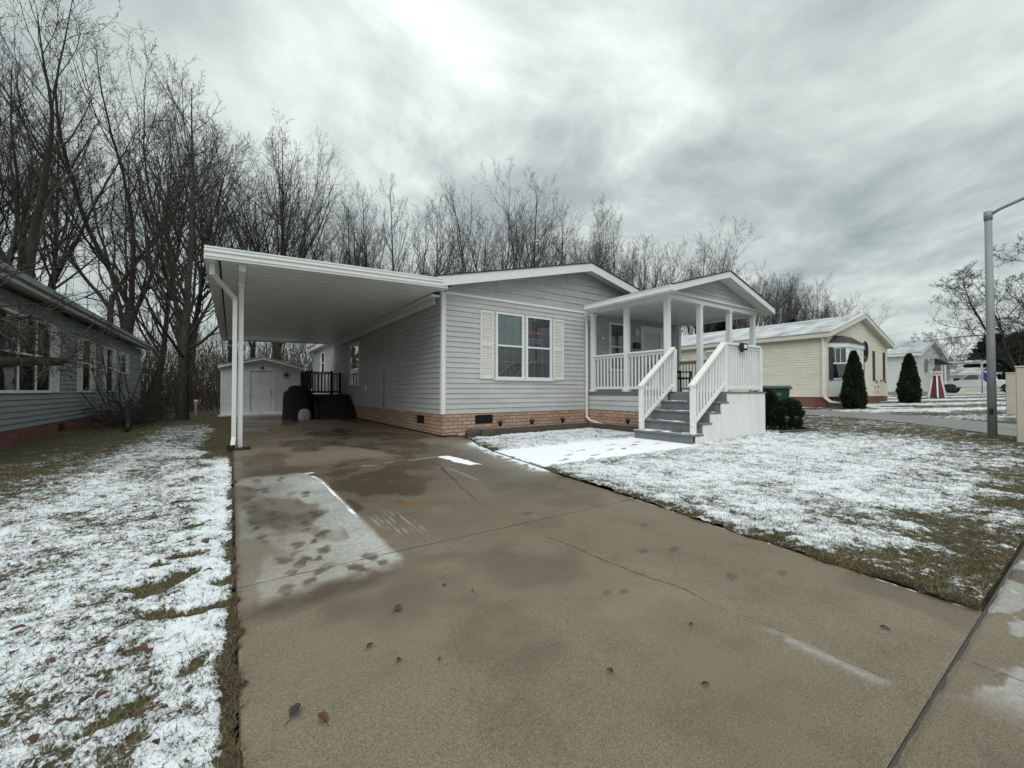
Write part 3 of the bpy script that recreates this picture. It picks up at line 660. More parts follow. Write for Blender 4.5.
gable_roof(hs,3.90,13.76,8.76,28.6,3.75,4.91,.24,m_shingle,m_white)
for i,h in enumerate(WIN):
    window(hs,Wf,*h,fr=.055,cols=3,rws=2,upper=m_blind if i==0 else m_curt,lower=m_curt)
s=MB(); s.wbox(Wf,5.60,7.60,1.375,1.41,.0,.06); s.build('window_sill',m_white,hs,.004)
shutter(hs,Wf,5.20,5.60,1.41,3.17,m_shutter); shutter(hs,Wf,7.60,8.00,1.41,3.17,m_shutter)
vent(hs,Wf,5.06,5.58,.27,.49); vent(hs,Wf,9.2,9.3,.27,.3); vent(hs,Ws,10.2,10.7,.24,.45)
window(hs,Ws,*SWN[0],cols=0,lower=m_dark,upper=m_curt); window(hs,Ws,*SWN[1],cols=0,split=0,upper=m_dark,lower=m_dark); window(hs,Ws,*SWN[2],cols=0,upper=m_curt,lower=m_dark)
window(hs,Wf,*PW,fr=.07,cols=0,lower=m_dark,upper=m_curt)
# entry door with white storm door
d=MB(); d.wbox(Wf,PD[0]-.09,PD[0],1.08,PD[3]+.09,0,.045).wbox(Wf,PD[1],PD[1]+.09,1.08,PD[3]+.09,0,.045).wbox(Wf,PD[0],PD[1],PD[3],PD[3]+.09,0,.044); do=d.build('door',m_white,hs,.004)
d=MB(); d.wbox(Wf,PD[0],PD[0]+.11,1.1,PD[3],.0,.03).wbox(Wf,PD[1]-.11,PD[1],1.1,PD[3],.0,.03).wbox(Wf,PD[0]+.11,PD[1]-.11,PD[3]-.1,PD[3],.0,.03).wbox(Wf,PD[0]+.11,PD[1]-.11,1.1,1.6,.0,.03); d.build('storm_door',m_white,do,.004)
d=MB(); d.wquad(Wf,[(PD[0]+.1,1.55,.015),(PD[1]-.1,1.55,.015),(PD[1]-.1,PD[3]-.08,.015),(PD[0]+.1,PD[3]-.08,.015)]); d.build('pane',m_glass,do)
d=MB(); d.wbox(Wf,PD[0],PD[1],1.08,PD[3],-.05,-.03); d.build('door_leaf',m_white,do)
d=MB(); d.wbox(Wf,PD[1]-.09,PD[1]-.06,2.0,2.14,.03,.06); d.build('door_handle',m_black,do)
d=MB(); d.lathe([(.02,-.13),(.055,-.1),(.06,.05),(.03,.1),(.01,.13)],(11.2,YW-.1,3.05),10).wbox(Wf,11.16,11.24,2.98,3.12,0,.07); d.build('wall_lantern',m_white,hs)
d=MB(); d.wbox(Wf,11.06,11.36,2.52,2.72,.0,.12); d.build('mailbox',m_black,hs,.02)
d=MB(); d.tube([(9.62,YW-.02,2.75),(9.62,YW-.07,2.75)],.05,10); d.build('doorbell',m_white,hs)
# things on the side wall
d=MB(); d.wbox(Ws,15.68,15.86,1.10,1.32,.0,.07); d.build('outlet_cover',m_alum,hs,.01)
d=MB(); d.tube([(XW-.035,13.6,.56),(XW-.035,13.6,1.75)],.012,6); d.build('conduit',m_galv,hs)
downspout(hs,[(8.56,8.70,3.50),(8.62,8.80,3.38),(8.87,9.03,3.25),(8.87,9.03,.32),(8.90,8.92,.22),(8.93,8.05,.06)])
# sign seen behind the right front window
sg=thing('window_sign','red and blue paper sign behind the right hand front window glass','sign',(7.1,YW+.03,2.4))
z=.035
s=MB(); s.wbox(Wf,6.71,7.20,2.63,2.84,-.026,-.021); s.prism([(7.20,2.60),(7.33,2.735),(7.20,2.87)],'y',YW+.021,YW+.026); s.build('red_panel',m_red,sg)
s=MB(); s.wbox(Wf,6.72,7.28,2.40,2.60,-.026,-.021); s.build('blue_panel',m_signblue,sg)
for zz0,zz1,n_,w_ in ((2.70,2.76,5,.06),(2.52,2.57,6,.05),(2.44,2.48,4,.07)):
    s=MB()   # illegible pale line of lettering: one ribbon stepping through the strokes
    L_=.50/n_; pr=[]
    for k in range(n_): pr+=[(6.74+k*L_,zz0),(6.74+k*L_+w_*.5,zz1),(6.74+k*L_+w_,zz0)]
    s.prism([(6.74,zz0-.012)]+pr[1:]+[(6.74+.5,zz0-.012)],'y',YW+.017,YW+.020); s.build('pale_lettering',m_white,sg)
# ------------------------------------------------------------------ carport
cp=thing('carport','white metal carport with a flat ribbed roof beside the grey house','carport',(1.9,15,0))
Y0,Y1=8.46,21.5; XA,XB=-.40,3.89
def cz(x): return 3.315+(x-XA)*(.11/4.3)
s=MB(); s.prism([(XA+.10,cz(XA+.1)),(XB,cz(XB)),(XB,cz(XB)+.10),(XA+.10,cz(XA+.1)+.10)],'y',Y0+.03,Y1-.03); ro=s.build('roof',m_alum,cp)
s=MB()
y=Y0+.2
while y<Y1-.1:
    s.prism([(XA+.12,cz(XA+.12)-.004),(XB-.01,cz(XB)-.004),(XB-.01,cz(XB)+.002),(XA+.12,cz(XA+.12)+.002)],'y',y,y+.035); y+=.305
s.build('roof_rib',m_alum,ro)
for nm,(u0,u1),(q0,q1) in (('front_fascia',(Y0-.012,Y0+.03),(-.02,.19)),('rear_fascia',(Y1-.03,Y1),(-.06,.14))):
    s=MB(); s.prism([(XA,cz(XA)+q0),(XB+.0,cz(XB)+q0),(XB,cz(XB)+q1),(XA,cz(XA)+q1)],'y',u0,u1)
    if nm[0]=='f':
        for zz_,dd in ((.02,.022),(.10,.03),(.165,.018)): s.prism([(XA-.004,cz(XA)+zz_),(XB,cz(XB)+zz_),(XB,cz(XB)+zz_+.03),(XA-.004,cz(XA)+zz_+.03)],'y',Y0-.012-dd*.6,Y0-.011)
    s.build(nm,m_white,ro,.004)
s=MB(); s.box(XA-.005,XA+.012,Y0+.031,Y1,cz(XA)-.03,cz(XA)+.17).box(XA+.013,XA+.14,Y0+.031,Y1,cz(XA)-.03,cz(XA)-.015).box(XA+.141,XA+.155,Y0+.031,Y1,cz(XA)-.03,cz(XA)+.06); s.build('gutter',m_white,ro,.004)
s=MB(); s.box(XA+.19,XA+.22,Y0+.05,Y1-.05,cz(XA)-.012,cz(XA)+.02); s.build('dark_gap_strip',m_dark,ro)  # dark bar painting the shade in the gap between gutter and beam
s=MB(); s.box(.08,.185,Y0+.15,Y1-.1,cz(.1)-.13,cz(.1)-.002); s.build('beam',m_alum,cp,.006)
s=MB(); s.box(XW-.12,XW-.034,YW+.30,Y1,3.22,3.36).box(XW-.27,XW-.034,YW+.06,Y1,3.362,3.415); s.build('ledger',m_white,cp,.006)
for y in (9.5,20.9):
    s=MB()
    s.box(.095,.175,y-.04,y+.04,.0,cz(.1)-.131)
    for k in (.112,.145): s.box(k,k+.012,y-.046,y-.037,.02,3.0)
    s.box(.07,.20,y-.065,y+.065,.0,.012)
    s.box(.085,.185,y-.05,y+.05,3.1,3.19)
    s.build('post',m_white,cp,.004)
downspout(cp,[(-.30,8.75,3.27),(-.30,8.80,3.14),(-.19,9.05,3.05),(.03,9.42,2.86),(.035,9.44,2.78),(.035,9.44,.22),(.02,9.36,.08)],.075,.055)
downspout(cp,[(-.30,21.0,3.27),(-.28,20.95,3.10),(.03,20.8,2.95),(.035,20.8,.1)],.07,.05)
spl=thing('splash_guard','black ribbed plastic splash mat at the foot of the carport post','splash guard',(.03,9.25,0))
s=MB(); s.box(-.06,.30,9.16,9.42,.0,.025)
for k in range(8): s.box(-.05+k*.045,-.03+k*.045,9.15,9.41,.025,.045+.012*(k%2))
s.box(-.08,.06,9.3,9.45,.026,.09); s.build('mat',m_black,spl,.008)
# ------------------------------------------------------------------ covered porch
pp=thing('porch','white covered entry porch with grey stairs and white railings in front of the house','porch',(10.5,6.8,0))
PX0,PX1,PXR,PY0,PY1=9.0,10.75,13.42,4.85,6.30; DZ=1.08
s=MB()
for k in range(10): s.box(PX0-.03,PXR+.03,PY1+.005+k*.28,PY1+k*.28+.28 if k<9 else YW-.035,DZ-.035,DZ)
for k in range(5): s.box(PX0+.03,PX1+.03,PY0-.03+k*.267,PY0-.03+k*.267+.262,DZ-.035,DZ-.001)
s.build('deck',m_greydeck,pp,.004)
s=MB(); s.box(PX0-.02,PX0+.02,PY1,YW-.03,.98,DZ-.036); s.build('deck_edge',m_greydeck,pp); s=MB(); s.box(PX1,PXR,PY1-.02,PY1+.02,.9,DZ-.036); s.build('deck_edge',m_greydeck,pp)
Wl=('y',PX0,-1)
s=MB(); siding(s,Wl,PY1+.01,YW-.03,.55,.975,.127); s.build('skirt_siding',m_siding,pp); s=MB(); siding(s,('x',PY1,-1),PX1,PXR,.55,.9,.127); s.build('skirt_siding',m_siding,pp); s=MB(); siding(s,('y',PXR,1),PY1,YW-.03,.55,.975,.127); s.build('skirt_siding',m_siding,pp)
s=MB(); s.box(PX0-.01,PX0+.1,PY1+.0,YW-.03,-.1,.55); s.build('brick_base',m_brick,pp); s=MB(); s.box(PX1+.01,PXR,PY1-.01,PY1+.1,-.1,.55).box(PXR-.1,PXR+.01,PY1+.1,YW-.03,-.1,.55); s.build('brick_base',m_brick,pp)
# stairs
RZs=[.21,.43,.65,.865]; FX=[7.70,8.03,8.36,8.69,9.03]
for i,zt in enumerate(RZs):
    s=MB(); yN,yF=(PY0-.012,PY1+.03)
    zb=-.05 if i==0 else RZs[i-1]
    s.box(FX[i]+.02,FX[i]+.05,yN+.02,yF-.02,zb,zt-.04)
    s.box(FX[i]-.01,FX[i+1]+.045,yN-.012,yF+.01,zt-.04,zt)
    so_=s.build('step',m_greydeck,pp,.006)
    q=MB(); q.box(FX[i]+.0,FX[i]+.30-.05*(i%2),yN+.01 if i==0 else yN+.1,yF-.05,zt,zt+.006); 
    if i<4:
        n=40; xs=np.linspace(FX[i]-.004,FX[i+1]+.015,8); ys=np.linspace(yN,yF-.02,46); A,B_=np.meshgrid(xs,ys)
        cov=(fbm(A*7,B_*5,140+i)-.36)*.10-.018*sstep(.06,.28,A-FX[i])*(i>0)-.006
        if i==0: cov-=.01*ell(A,B_,7.9,5.6,0,.2,.35,.6)
        g_=gridmesh('step_snow',A-ORG[pp].x,B_-ORG[pp].y,zt-.004+np.clip(cov,-.006,.012),None); g_.materials.clear(); g_.materials.append(M('step snow',(.80,.82,.85),.9,30,.05,60,.5,.01) if i==0 else bpy.data.materials['step snow'])
        link(g_,'step_snow',so_)
s=MB(); s.box(FX[4]+.0,FX[4]+.03,PY0+.01,PY1,RZs[3],DZ-.036); s.build('riser',m_greydeck,pp)
s=MB()
xb=7.80; k=0
while xb<PX1-.01:
    w=min(.137,PX1-xb)
    zt=DZ-.037
    for f_,z_ in zip(FX[1:],RZs):
        if xb+w*.4<f_+.02: zt=z_-.043; break
    s.box(xb,xb+w-.006,PY0-.012-.004*(k%3==1),PY0+.012,max(-.02,.09-.02*(xb-7.7))*0+(.0+.035*(xb-7.8)/3),zt); xb+=w; k+=1
yb=PY0+.02
while yb<PY1:
    s.box(PX1-.02,PX1+.008,yb,min(yb+.131,PY1),.1,DZ-.037); yb+=.137
s.build('skirt_boards',m_whitepaint,pp,.003)
s=MB(); s.box(7.9,PX1-.04,PY0+.03,PY0+.05,-.05,.15).box(9.1,PX1-.05,PY0+.05,PY1-.02,.0,1.0); s.build('understructure',m_dark,pp)
def picket_rail(a_,b_,zt,zb,nm='railing',sp=.115,cap=.09,ztb=None,snow=False):
    ax,ay=a_;bx,by=b_; L=math.hypot(bx-ax,by-ay); s=MB()
    (za,zc)=zt if isinstance(zt,tuple) else (zt,zt); (ba,bc)=zb if isinstance(zb,tuple) else (zb,zb)
    s.bar((ax,ay,za-.025),(bx,by,zc-.025),cap+.04,.05); s.bar((ax,ay,za-.085),(bx,by,zc-.085),.042,.07); s.bar((ax,ay,ba+.035),(bx,by,bc+.035),.042,.075)
    n=max(2,int(L/sp))
    for i in range(1,n):
        t=i/n; x=ax+(bx-ax)*t;y=ay+(by-ay)*t
        s.box(x-.019,x+.019,y-.019,y+.019,ba+(bc-ba)*t+.04,za+(zc-za)*t-.08)
    return s.build(nm,m_white,pp,.004)
def column(x,y,zb=DZ,zt=3.43,w=.13,nm='column'):
    s=MB(); h=w/2; s.box(x-h,x+h,y-h,y+h,zb,zt).box(x-h-.025,x+h+.025,y-h-.025,y+h+.025,zb,zb+.07).box(x-h-.02,x+h+.02,y-h-.02,y+h+.02,zt-.06,zt)
    return s.build(nm,m_white,pp,.006)
CXs=[(9.05,8.93),(9.05,7.65),(9.05,6.36),(10.48,6.36),(11.98,6.36),(13.36,6.36),(13.36,8.93)]
for c in CXs: column(*c)
picket_rail((9.05,8.86),(9.05,7.72),2.16,1.15); picket_rail((9.05,7.58),(9.05,6.43),2.16,1.15)
picket_rail((10.8,6.36),(11.91,6.36),2.16,1.15); picket_rail((12.05,6.36),(13.29,6.36),2.16,1.15); picket_rail((13.36,6.43),(13.36,8.86),2.16,1.15)
picket_rail((9.14,4.93),(10.62,4.93),2.19,1.13,sp=.105); picket_rail((10.68,5.0),(10.68,6.28),2.19,1.13)
def newel(x,y,zb,zt,w=.095):
    s=MB(); h=w/2; s.box(x-h,x+h,y-h,y+h,zb,zt); return s.build('newel',m_white,pp,.005)
newel(7.86,4.93,.21,1.16); newel(7.86,6.22,.21,1.16); newel(9.09,4.93,DZ,2.14); newel(9.09,6.20,DZ,2.14); newel(10.68,4.93,DZ,2.14)
for y in (4.93,6.22): picket_rail((7.80,y),(9.07,y),(1.22,2.20),(.34,1.22),'stair_railing',.11)
# porch roof
bm=MB(); bm.box(PX0-.03,PX0+.12,PY1+.131,8.73,3.431,3.56).box(PX0-.03,PXR+.03,PY1-.02,PY1+.13,3.4315,3.5595).box(PXR-.1,PXR+.03,PY1+.131,8.73,3.431,3.56); bm.build('beam',m_white,pp,.005)
s=MB(); s.box(PX0+.12,PXR-.1,PY1+.131,9.08,3.50,3.52); s.build('ceiling',m_alum,pp)
s=MB()
for k in range(18): s.box(PX0+.13+k*.24,PX0+.14+k*.24,PY1+.14,9.07,3.492,3.50)
s.build('ceiling_seam',m_alum,pp)
def clipp(z): d_=max(0,(z-3.50)/.285); return (8.6+d_,13.8-d_)
s=MB(); siding(s,('x',PY1-.03,-1),PX0-.03,PXR+.03,3.60,4.20,.115,(),clipp,.018); s.build('gable_siding',m_siding,pp)
s=MB(); s.box(PX0-.06,PXR+.06,PY1-.075,PY1-.021,3.56,3.62); s.build('gable_trim',m_white,pp,.004)
gable_roof(pp,8.6,13.8,5.9,8.74,3.63,4.37,.17,m_shingle,m_white)
s=MB(); s.box(8.50,8.58,5.86,8.74,3.47,3.485).box(8.49,8.505,5.86,8.74,3.47,3.60).box(8.50,8.598,5.86,5.875,3.47,3.60).box(8.475,8.49,5.86,8.74,3.585,3.605); s.build('gutter',m_white,pp,.004)
lt_=thing('rail_light','small black flood light with a white face on the porch rail','light',(9.75,4.85,2.1))
s=MB(); s.box(9.60,9.86,4.80,4.87,2.04,2.20).box(9.70,9.76,4.84,4.90,2.0,2.22); s.build('housing',m_black,lt_,.012)
s=MB(); s.box(9.68,9.80,4.785,4.80,2.08,2.16); s.build('lens',m_white,lt_,.004)
ch=thing('patio_chair','dark patio chair standing on the covered porch by the entry door','chair',(12.0,8.0,DZ))
s=MB(); s.box(11.72,12.28,7.75,8.3,DZ+.40,DZ+.46); s.build('seat',m_black,ch,.01)
s=MB(); s.box(11.72,12.28,8.28,8.34,DZ+.47,DZ+1.0); s.build('backrest',m_black,ch,.01)
for x,y in ((11.74,7.77),(12.22,7.77),(11.74,8.25),(12.22,8.25)):
    s=MB(); s.box(x,x+.04,y,y+.04,DZ,DZ+.40); s.build('leg',m_black,ch)
for x in (11.70,12.26):
    s=MB(); s.box(x,x+.05,7.75,8.27,DZ+.62,DZ+.66).box(x,x+.05,7.76,7.80,DZ+.46,DZ+.62); s.build('armrest',m_black,ch)
# bed edging
for nm,lab,a_,b_ in (('landscape_timber','dark landscape timber along the front wall of the grey house',(4.95,8.52),(8.52,8.60)),('landscape_timber','dark landscape timber running from the house corner to the porch stairs',(8.55,8.45),(8.58,6.42))):
    t=thing(nm,lab,'edging',(a_[0],a_[1],0)); s=MB(); s.bar((*a_,.09),(*b_,.09),.14,.20); s.build('beam',m_timber,t,.015)
for i,(x,y,w) in enumerate(((4.70,8.50,.46),(5.02,8.36,.42))):
    s=MB(); s.lathe([(w*.46,-.02),(w*.5,.06),(w*.49,.17),(w*.42,.21),(.02,.22)],(x,y,0),7,1,.6); o=s.build('edging_stone',m_timber,None,loc=(x,y,0)); tag(o,['mossy dark stone at the corner of the drive and the planting bed','dark stone between the corner stone and the long landscape timber'][i],'stone')
def solar(x,y,label,h=.36):
    z=tz(x); t=thing('path_light',label,'path light',(x,y,z)); s=MB(); s.tube([(x,y,z-.02),(x,y,z+h*.62)],.008,6); s.build('stake',m_black,t)
    s=MB(); s.lathe([(.02,h*.6),(.05,h*.64),(.055,h*.86)],(x,y,z),10); s.build('lantern',m_black,t); s=MB(); s.lathe([(.075,h*.86),(.07,h*.92),(.02,h)],(x,y,z),10); s.build('cap',m_black,t)
solar(5.62,8.80,'small black solar path light beside the foundation vent of the grey house'); solar(6.62,8.80,'small black solar path light in the bed below the left front window')
solar(7.72,8.82,'small black solar path light in the bed below the right shutter'); solar(8.72,7.35,'small black solar path light by the brick base beside the porch stairs')
solar(11.35,4.62,'small dark solar path light, left of the two in front of the round bushes',.42); solar(11.62,4.52,'small dark solar path light, right of the two in front of the round bushes',.42)
# ------------------------------------------------------------------ shed, deck, grill
sh=thing('shed','small grey shed with a white door behind the carport','shed',(1.18,23.8,0))
Wd=('x',22.3,-1); SA,SB=-.40,2.78
def clips(z): d_=max(0,(z-2.145)/.27); return (SA-.1+d_,SB+.1-d_)
DO=(.69,1.61,.10,2.03)
s=MB(); siding(s,Wd,SA,SB,.06,2.60,.118,[(.60,1.70,.0,2.12)],clips,.026); siding(s,('y',SA,-1),22.32,25.3,.06,2.15,.105); s.build('front_siding',m_shedsid,sh)
s=MB(); s.box(SA+.01,SB,22.34,25.3,-.02,2.1); s.build('body',m_shedsid,sh)
s=MB(); s.wbox(Wd,SA-.02,SA+.07,.06,2.14,.0,.03); s.wbox(Wd,SB-.07,SB+.02,.06,2.14,.0,.03); s.build('corner_trim',m_white,sh)
gable_roof(sh,SA-.13,SB+.13,22.12,25.4,2.24,2.68,.13,m_snowroof,m_white)
d=MB(); d.wbox(Wd,.60,.69,.06,2.12,-.02,.035).wbox(Wd,1.61,1.70,.06,2.12,-.02,.035).wbox(Wd,.69,1.61,2.03,2.12,-.02,.034).wbox(Wd,.69,1.61,.06,.10,-.02,.034); do=d.build('door_frame',m_white,sh,.004)
d=MB(); d.wbox(Wd,.69,1.61,.10,2.03,-.03,.0)
for k in range(3):
    for q in (.77,1.19): d.wbox(Wd,q,q+.34,.2+k*.62,.2+k*.62+.5,.0,.008)
dl=d.build('door',m_white,sh,.006)
d=MB(); d.tube([(1.52,22.3,.98),(1.52,22.24,.98)],.03,8).tube([(1.52,22.3,1.12),(1.52,22.27,1.12)],.025,8); d.build('door_knob',m_black,dl)
d=MB(); d.lathe([(.05,0),(.075,.03),(.03,.09),(.01,.12)],(1.15,22.2,2.14),8).box(1.12,1.18,22.2,22.3,2.15,2.2); d.build('wall_light',m_black,sh)
s=MB(); s.box(SA-.1,SB+.05,21.95,22.27,-.03,.055); s.build('door_sill',M('snow covered sill',(.72,.74,.77),.9,20,.1,40,.4,.01),sh,.01)
wr=thing('wall_ornament','round dark ornament hung on the shed wall right of its door','ornament',(2.15,22.28,1.86))
s=MB(); pts=[(2.15+.12*math.cos(i*math.pi/10),22.265,1.86+.12*math.sin(i*math.pi/10)) for i in range(21)]; s.tube(pts,.02,6,False); s.build('ring',m_galv,wr)
s=MB(); s.box(2.08,2.22,22.262,22.27,1.82,1.9).box(2.13,2.17,22.262,22.269,1.79,1.94); s.build('figure',m_black,wr)
dk=thing('side_deck','dark stained wooden side deck with railing and steps under the carport','deck',(3.3,19,0))
s=MB()
for k in range(11): s.box(2.46,4.13,18.3+k*.145,18.3+k*.145+.14,.92,.96)
s.build('platform',m_darkwood,dk)
s=MB(); s.box(2.47,2.52,18.32,19.88,0,.919).box(2.53,4.1,18.32,18.36,.3,.919); s.build('skirt',m_darkwood,dk)
s=MB()
for x,y in ((2.50,18.36),(3.42,18.36),(2.50,19.85),(4.05,19.85)): s.box(x-.05,x+.05,y-.05,y+.05,.0 if x<2.6 else .96,1.93)
s.build('post',m_darkwood,dk)
def drail(a_,b_):
    s=MB(); s.bar((*a_,1.87),(*b_,1.87),.12,.04); s.bar((*a_,1.06),(*b_,1.06),.04,.08)
    L=math.hypot(b_[0]-a_[0],b_[1]-a_[1]); n=int(L/.12)
    for i in range(1,n): t=i/n; x=a_[0]+(b_[0]-a_[0])*t;y=a_[1]+(b_[1]-a_[1])*t; s.box(x-.018,x+.018,y-.018,y+.018,1.08,1.85)
    s.build('railing',m_darkwood,dk)
drail((2.50,18.36),(3.42,18.36)); drail((2.50,18.42),(2.50,19.8)); drail((2.55,19.85),(4.05,19.85))
for k in range(4):
    s=MB(); s.box(2.75,4.0,17.2+k*.28,17.2+k*.28+.29,.19*(k+1)-.04,.19*(k+1)).box(2.77,3.98,17.23+k*.28,17.26+k*.28,0,.19*(k+1)-.041); s.build('step',m_darkwood,dk)
s=MB(); s.prism([(17.18,0),(18.3,0),(18.3,.92),(18.1,.92),(17.18,.2)],'x',2.69,2.74).prism([(17.18,0),(18.3,0),(18.3,.92),(18.1,.92),(17.18,.2)],'x',4.01,4.06); s.build('stringer',m_darkwood,dk)
# covered grill: draped cloth built from rings
def drape(name,parent,mat,cx,cy,rings,seed,n=40):
    V=[];F=[]; r=np.random.RandomState(seed); ph=r.rand(6)*6
    for j,(hx,hy,z,p) in enumerate(rings):
        for k in range(n):
            t=2*math.pi*k/n; c_,s_=math.cos(t),math.sin(t); q=(abs(c_)**p+abs(s_)**p)**(-1/p)
            w=1+.035*math.sin(5*t+ph[0]+z*2)*(1.2-z)+.03*math.sin(11*t+ph[1]+3*z)*max(0,1-z)
            V.append((cx+hx*c_*q*w,cy+hy*s_*q*w,z+.012*math.sin(7*t+ph[2])))
    m=len(rings)
    for j in range(m-1):
        for k in range(n): F.append((j*n+k,j*n+(k+1)%n,(j+1)*n+(k+1)%n,(j+1)*n+k))
    s=MB(); s.add(V,F,True); s.add(V[-n:],[tuple(range(n))]); return s.build(name,mat,parent)
gr=thing('grill','barbecue grill under a black fabric cover at the back of the carport','grill',(2.1,18.0,0))
drape('cover',gr,m_cover,2.12,18.1,[(.52,.36,.03,4),(.50,.34,.3,4),(.49,.33,.75,4),(.48,.32,.98,4),(.44,.30,1.06,4),(.33,.27,1.12,3),(.30,.24,1.22,3),(.2,.16,1.29,2.5),(.05,.04,1.31,2)],1)
s=MB(); s.tube([(1.75,18.05,.05),(1.75,18.15,.05)],.05,10).tube([(2.48,18.05,.05),(2.48,18.15,.05)],.05,10); s.build('wheel',m_rubber,gr)
bg=thing('bundle','pale grey rounded bundle on the concrete in front of the covered grill','bundle',(2.32,17.55,0))
drape('cloth',bg,m_greyrag,2.32,17.55,[(.20,.17,.0,2.6),(.23,.19,.09,2.4),(.22,.18,.22,2.3),(.19,.16,.32,2.2),(.12,.10,.39,2),(.03,.03,.41,2)],4,28)
# ------------------------------------------------------------------ left neighbour
lh=thing('house','dark slate sided house with white shuttered windows on the left','house',(-8,18,0))
Wn=('y',-3.9,1); LW=[(12.45,15.52,1.06,2.82),(18.2,19.12,1.06,2.76),(21.2,22.2,1.06,2.74),(23.6,24.7,1.85,2.76)]
s=MB(); siding(s,Wn,9.0,28.2,.27,3.2,.13,LW); siding(s,('x',9.0,-1),-12.5,-3.9,.27,3.2,.13); s.build('wall_siding',m_blue,lh)
s=MB(); s.box(-12.4,-4.1,27.9,28.2,.27,3.2).box(-12.45,-12.3,9.0,28.2,-.1,3.2); s.build('rear_wall',m_blue,lh)
s=MB(); s.box(-12.4,-3.89,9.05,28.2,-.4,.265); s.build('brick_base',m_redbrick,lh)
gable_roof(lh,-12.85,-3.45,8.6,28.5,3.38,4.5,.2,m_shingle,m_white)
s=MB(); s.box(-3.449,-3.36,8.6,28.5,3.26,3.275).box(-3.362,-3.35,8.6,28.5,3.26,3.38); s.build('gutter',m_galv,lh)
window(lh,Wn,*LW[0],cols=2,rws=2,mull=(13.55,14.55),upper=m_dark,lower=m_dark,muntin_low=False,n1=.032)
for h in LW[1:]: window(lh,Wn,*h,cols=2,rws=2,upper=m_dark,lower=m_dark,muntin_low=False,n1=.032,split=.55)
for a_,b_,z0_,z1_ in ((15.56,16.08,1.06,2.82),(17.7,18.17,1.06,2.76),(19.15,19.62,1.06,2.76),(20.74,21.17,1.06,2.74),(22.23,22.7,1.06,2.74),(23.15,23.57,1.85,2.76),(24.73,25.15,1.85,2.76)): shutter(lh,Wn,a_,b_,z0_,z1_,m_shutter)
vent(lh,Wn,16.2,16.7,.0,.2)
# ------------------------------------------------------------------ houses to the right
def nbox(o,s,nm,mat): return s.build(nm,mat,o)
ca=thing('house','cream sided house with a bay window and snow dusted roof, nearest on the right','house',(26.8,17,.3))
YB=7.49; A0,A1=22.37,31.2; We=('x',YB,-1); Wc=('y',A0,-1); gz=.25
BZ0,BZ1=1.63,3.12
def clipc(z): d_=max(0,(z-3.62)/.28); return (A0-.25+d_,A1+.25-d_)
s=MB(); siding(s,We,A0,A1,.83,3.62,.115,[(22.75,25.8,.85,3.3)]); siding(s,We,A0,A1,3.62,4.9,.115,(),clipc,.018); siding(s,Wc,YB,27,.83,3.62,.115); s.build('wall_siding',m_cream,ca)
s=MB(); s.box(A1-.03,A1,YB+.05,27,.8,3.6).box(A0,A1,26.9,27,.8,3.6); s.build('rear_wall',m_cream,ca)
s=MB(); s.box(A0-.01,A1+.01,YB-.01,27,-.1,.83); s.build('brick_base',m_redbrick,ca)
s=MB(); s.wbox(We,A0-.02,A0+.1,.83,3.6,0,.03).wbox(Wc,YB-.02,YB+.1,.83,3.6,.001,.03).wbox(We,A1-.1,A1+.02,.83,3.6,0,.03); s.build('corner_trim',m_cream,ca)
gable_roof(ca,A0-.25,A1+.25,7.2,27.3,3.76,5.05,.22,m_snowroof,M('cream fascia',(.64,.62,.54),.55,4,.06))
# bay: angled three sided
bx0,bx1,bo=22.75,25.8,.55
b3=[(bx0,YB),(bx0+.5,YB-bo),(bx1-.5,YB-bo),(bx1,YB)]
s=MB(); s.prism([(b3[0][0],b3[0][1]+.02),(b3[1][0],b3[1][1]),(b3[2][0],b3[2][1]),(b3[3][0],b3[3][1]+.02)],'z',.85,BZ0-.02); by=s.build('bay_base',m_wsid,ca)
s=MB(); s.prism([(b3[0][0]-.05,YB),(b3[1][0]-.05,YB-bo-.05),(b3[2][0]+.05,YB-bo-.05),(b3[3][0]+.05,YB)],'z',BZ1,BZ1+.2); s.build('bay_frieze',m_white,ca)
s=MB(); cx_=(bx0+bx1)/2
top=[(b3[0][0]-.08,YB,BZ1+.2),(b3[1][0]-.08,YB-bo-.1,BZ1+.2),(b3[2][0]+.08,YB-bo-.1,BZ1+.2),(b3[3][0]+.08,YB,BZ1+.2),(bx0+.6,YB-.02,BZ1+.58),(bx0+.9,YB-.25,BZ1+.58),(bx1-.9,YB-.25,BZ1+.58),(bx1-.6,YB-.02,BZ1+.58)]
s.add(top,[(0,1,5,4),(1,2,6,5),(2,3,7,6),(4,5,6,7),(3,2,1,0)]); s.build('bay_roof',m_shingle,ca)
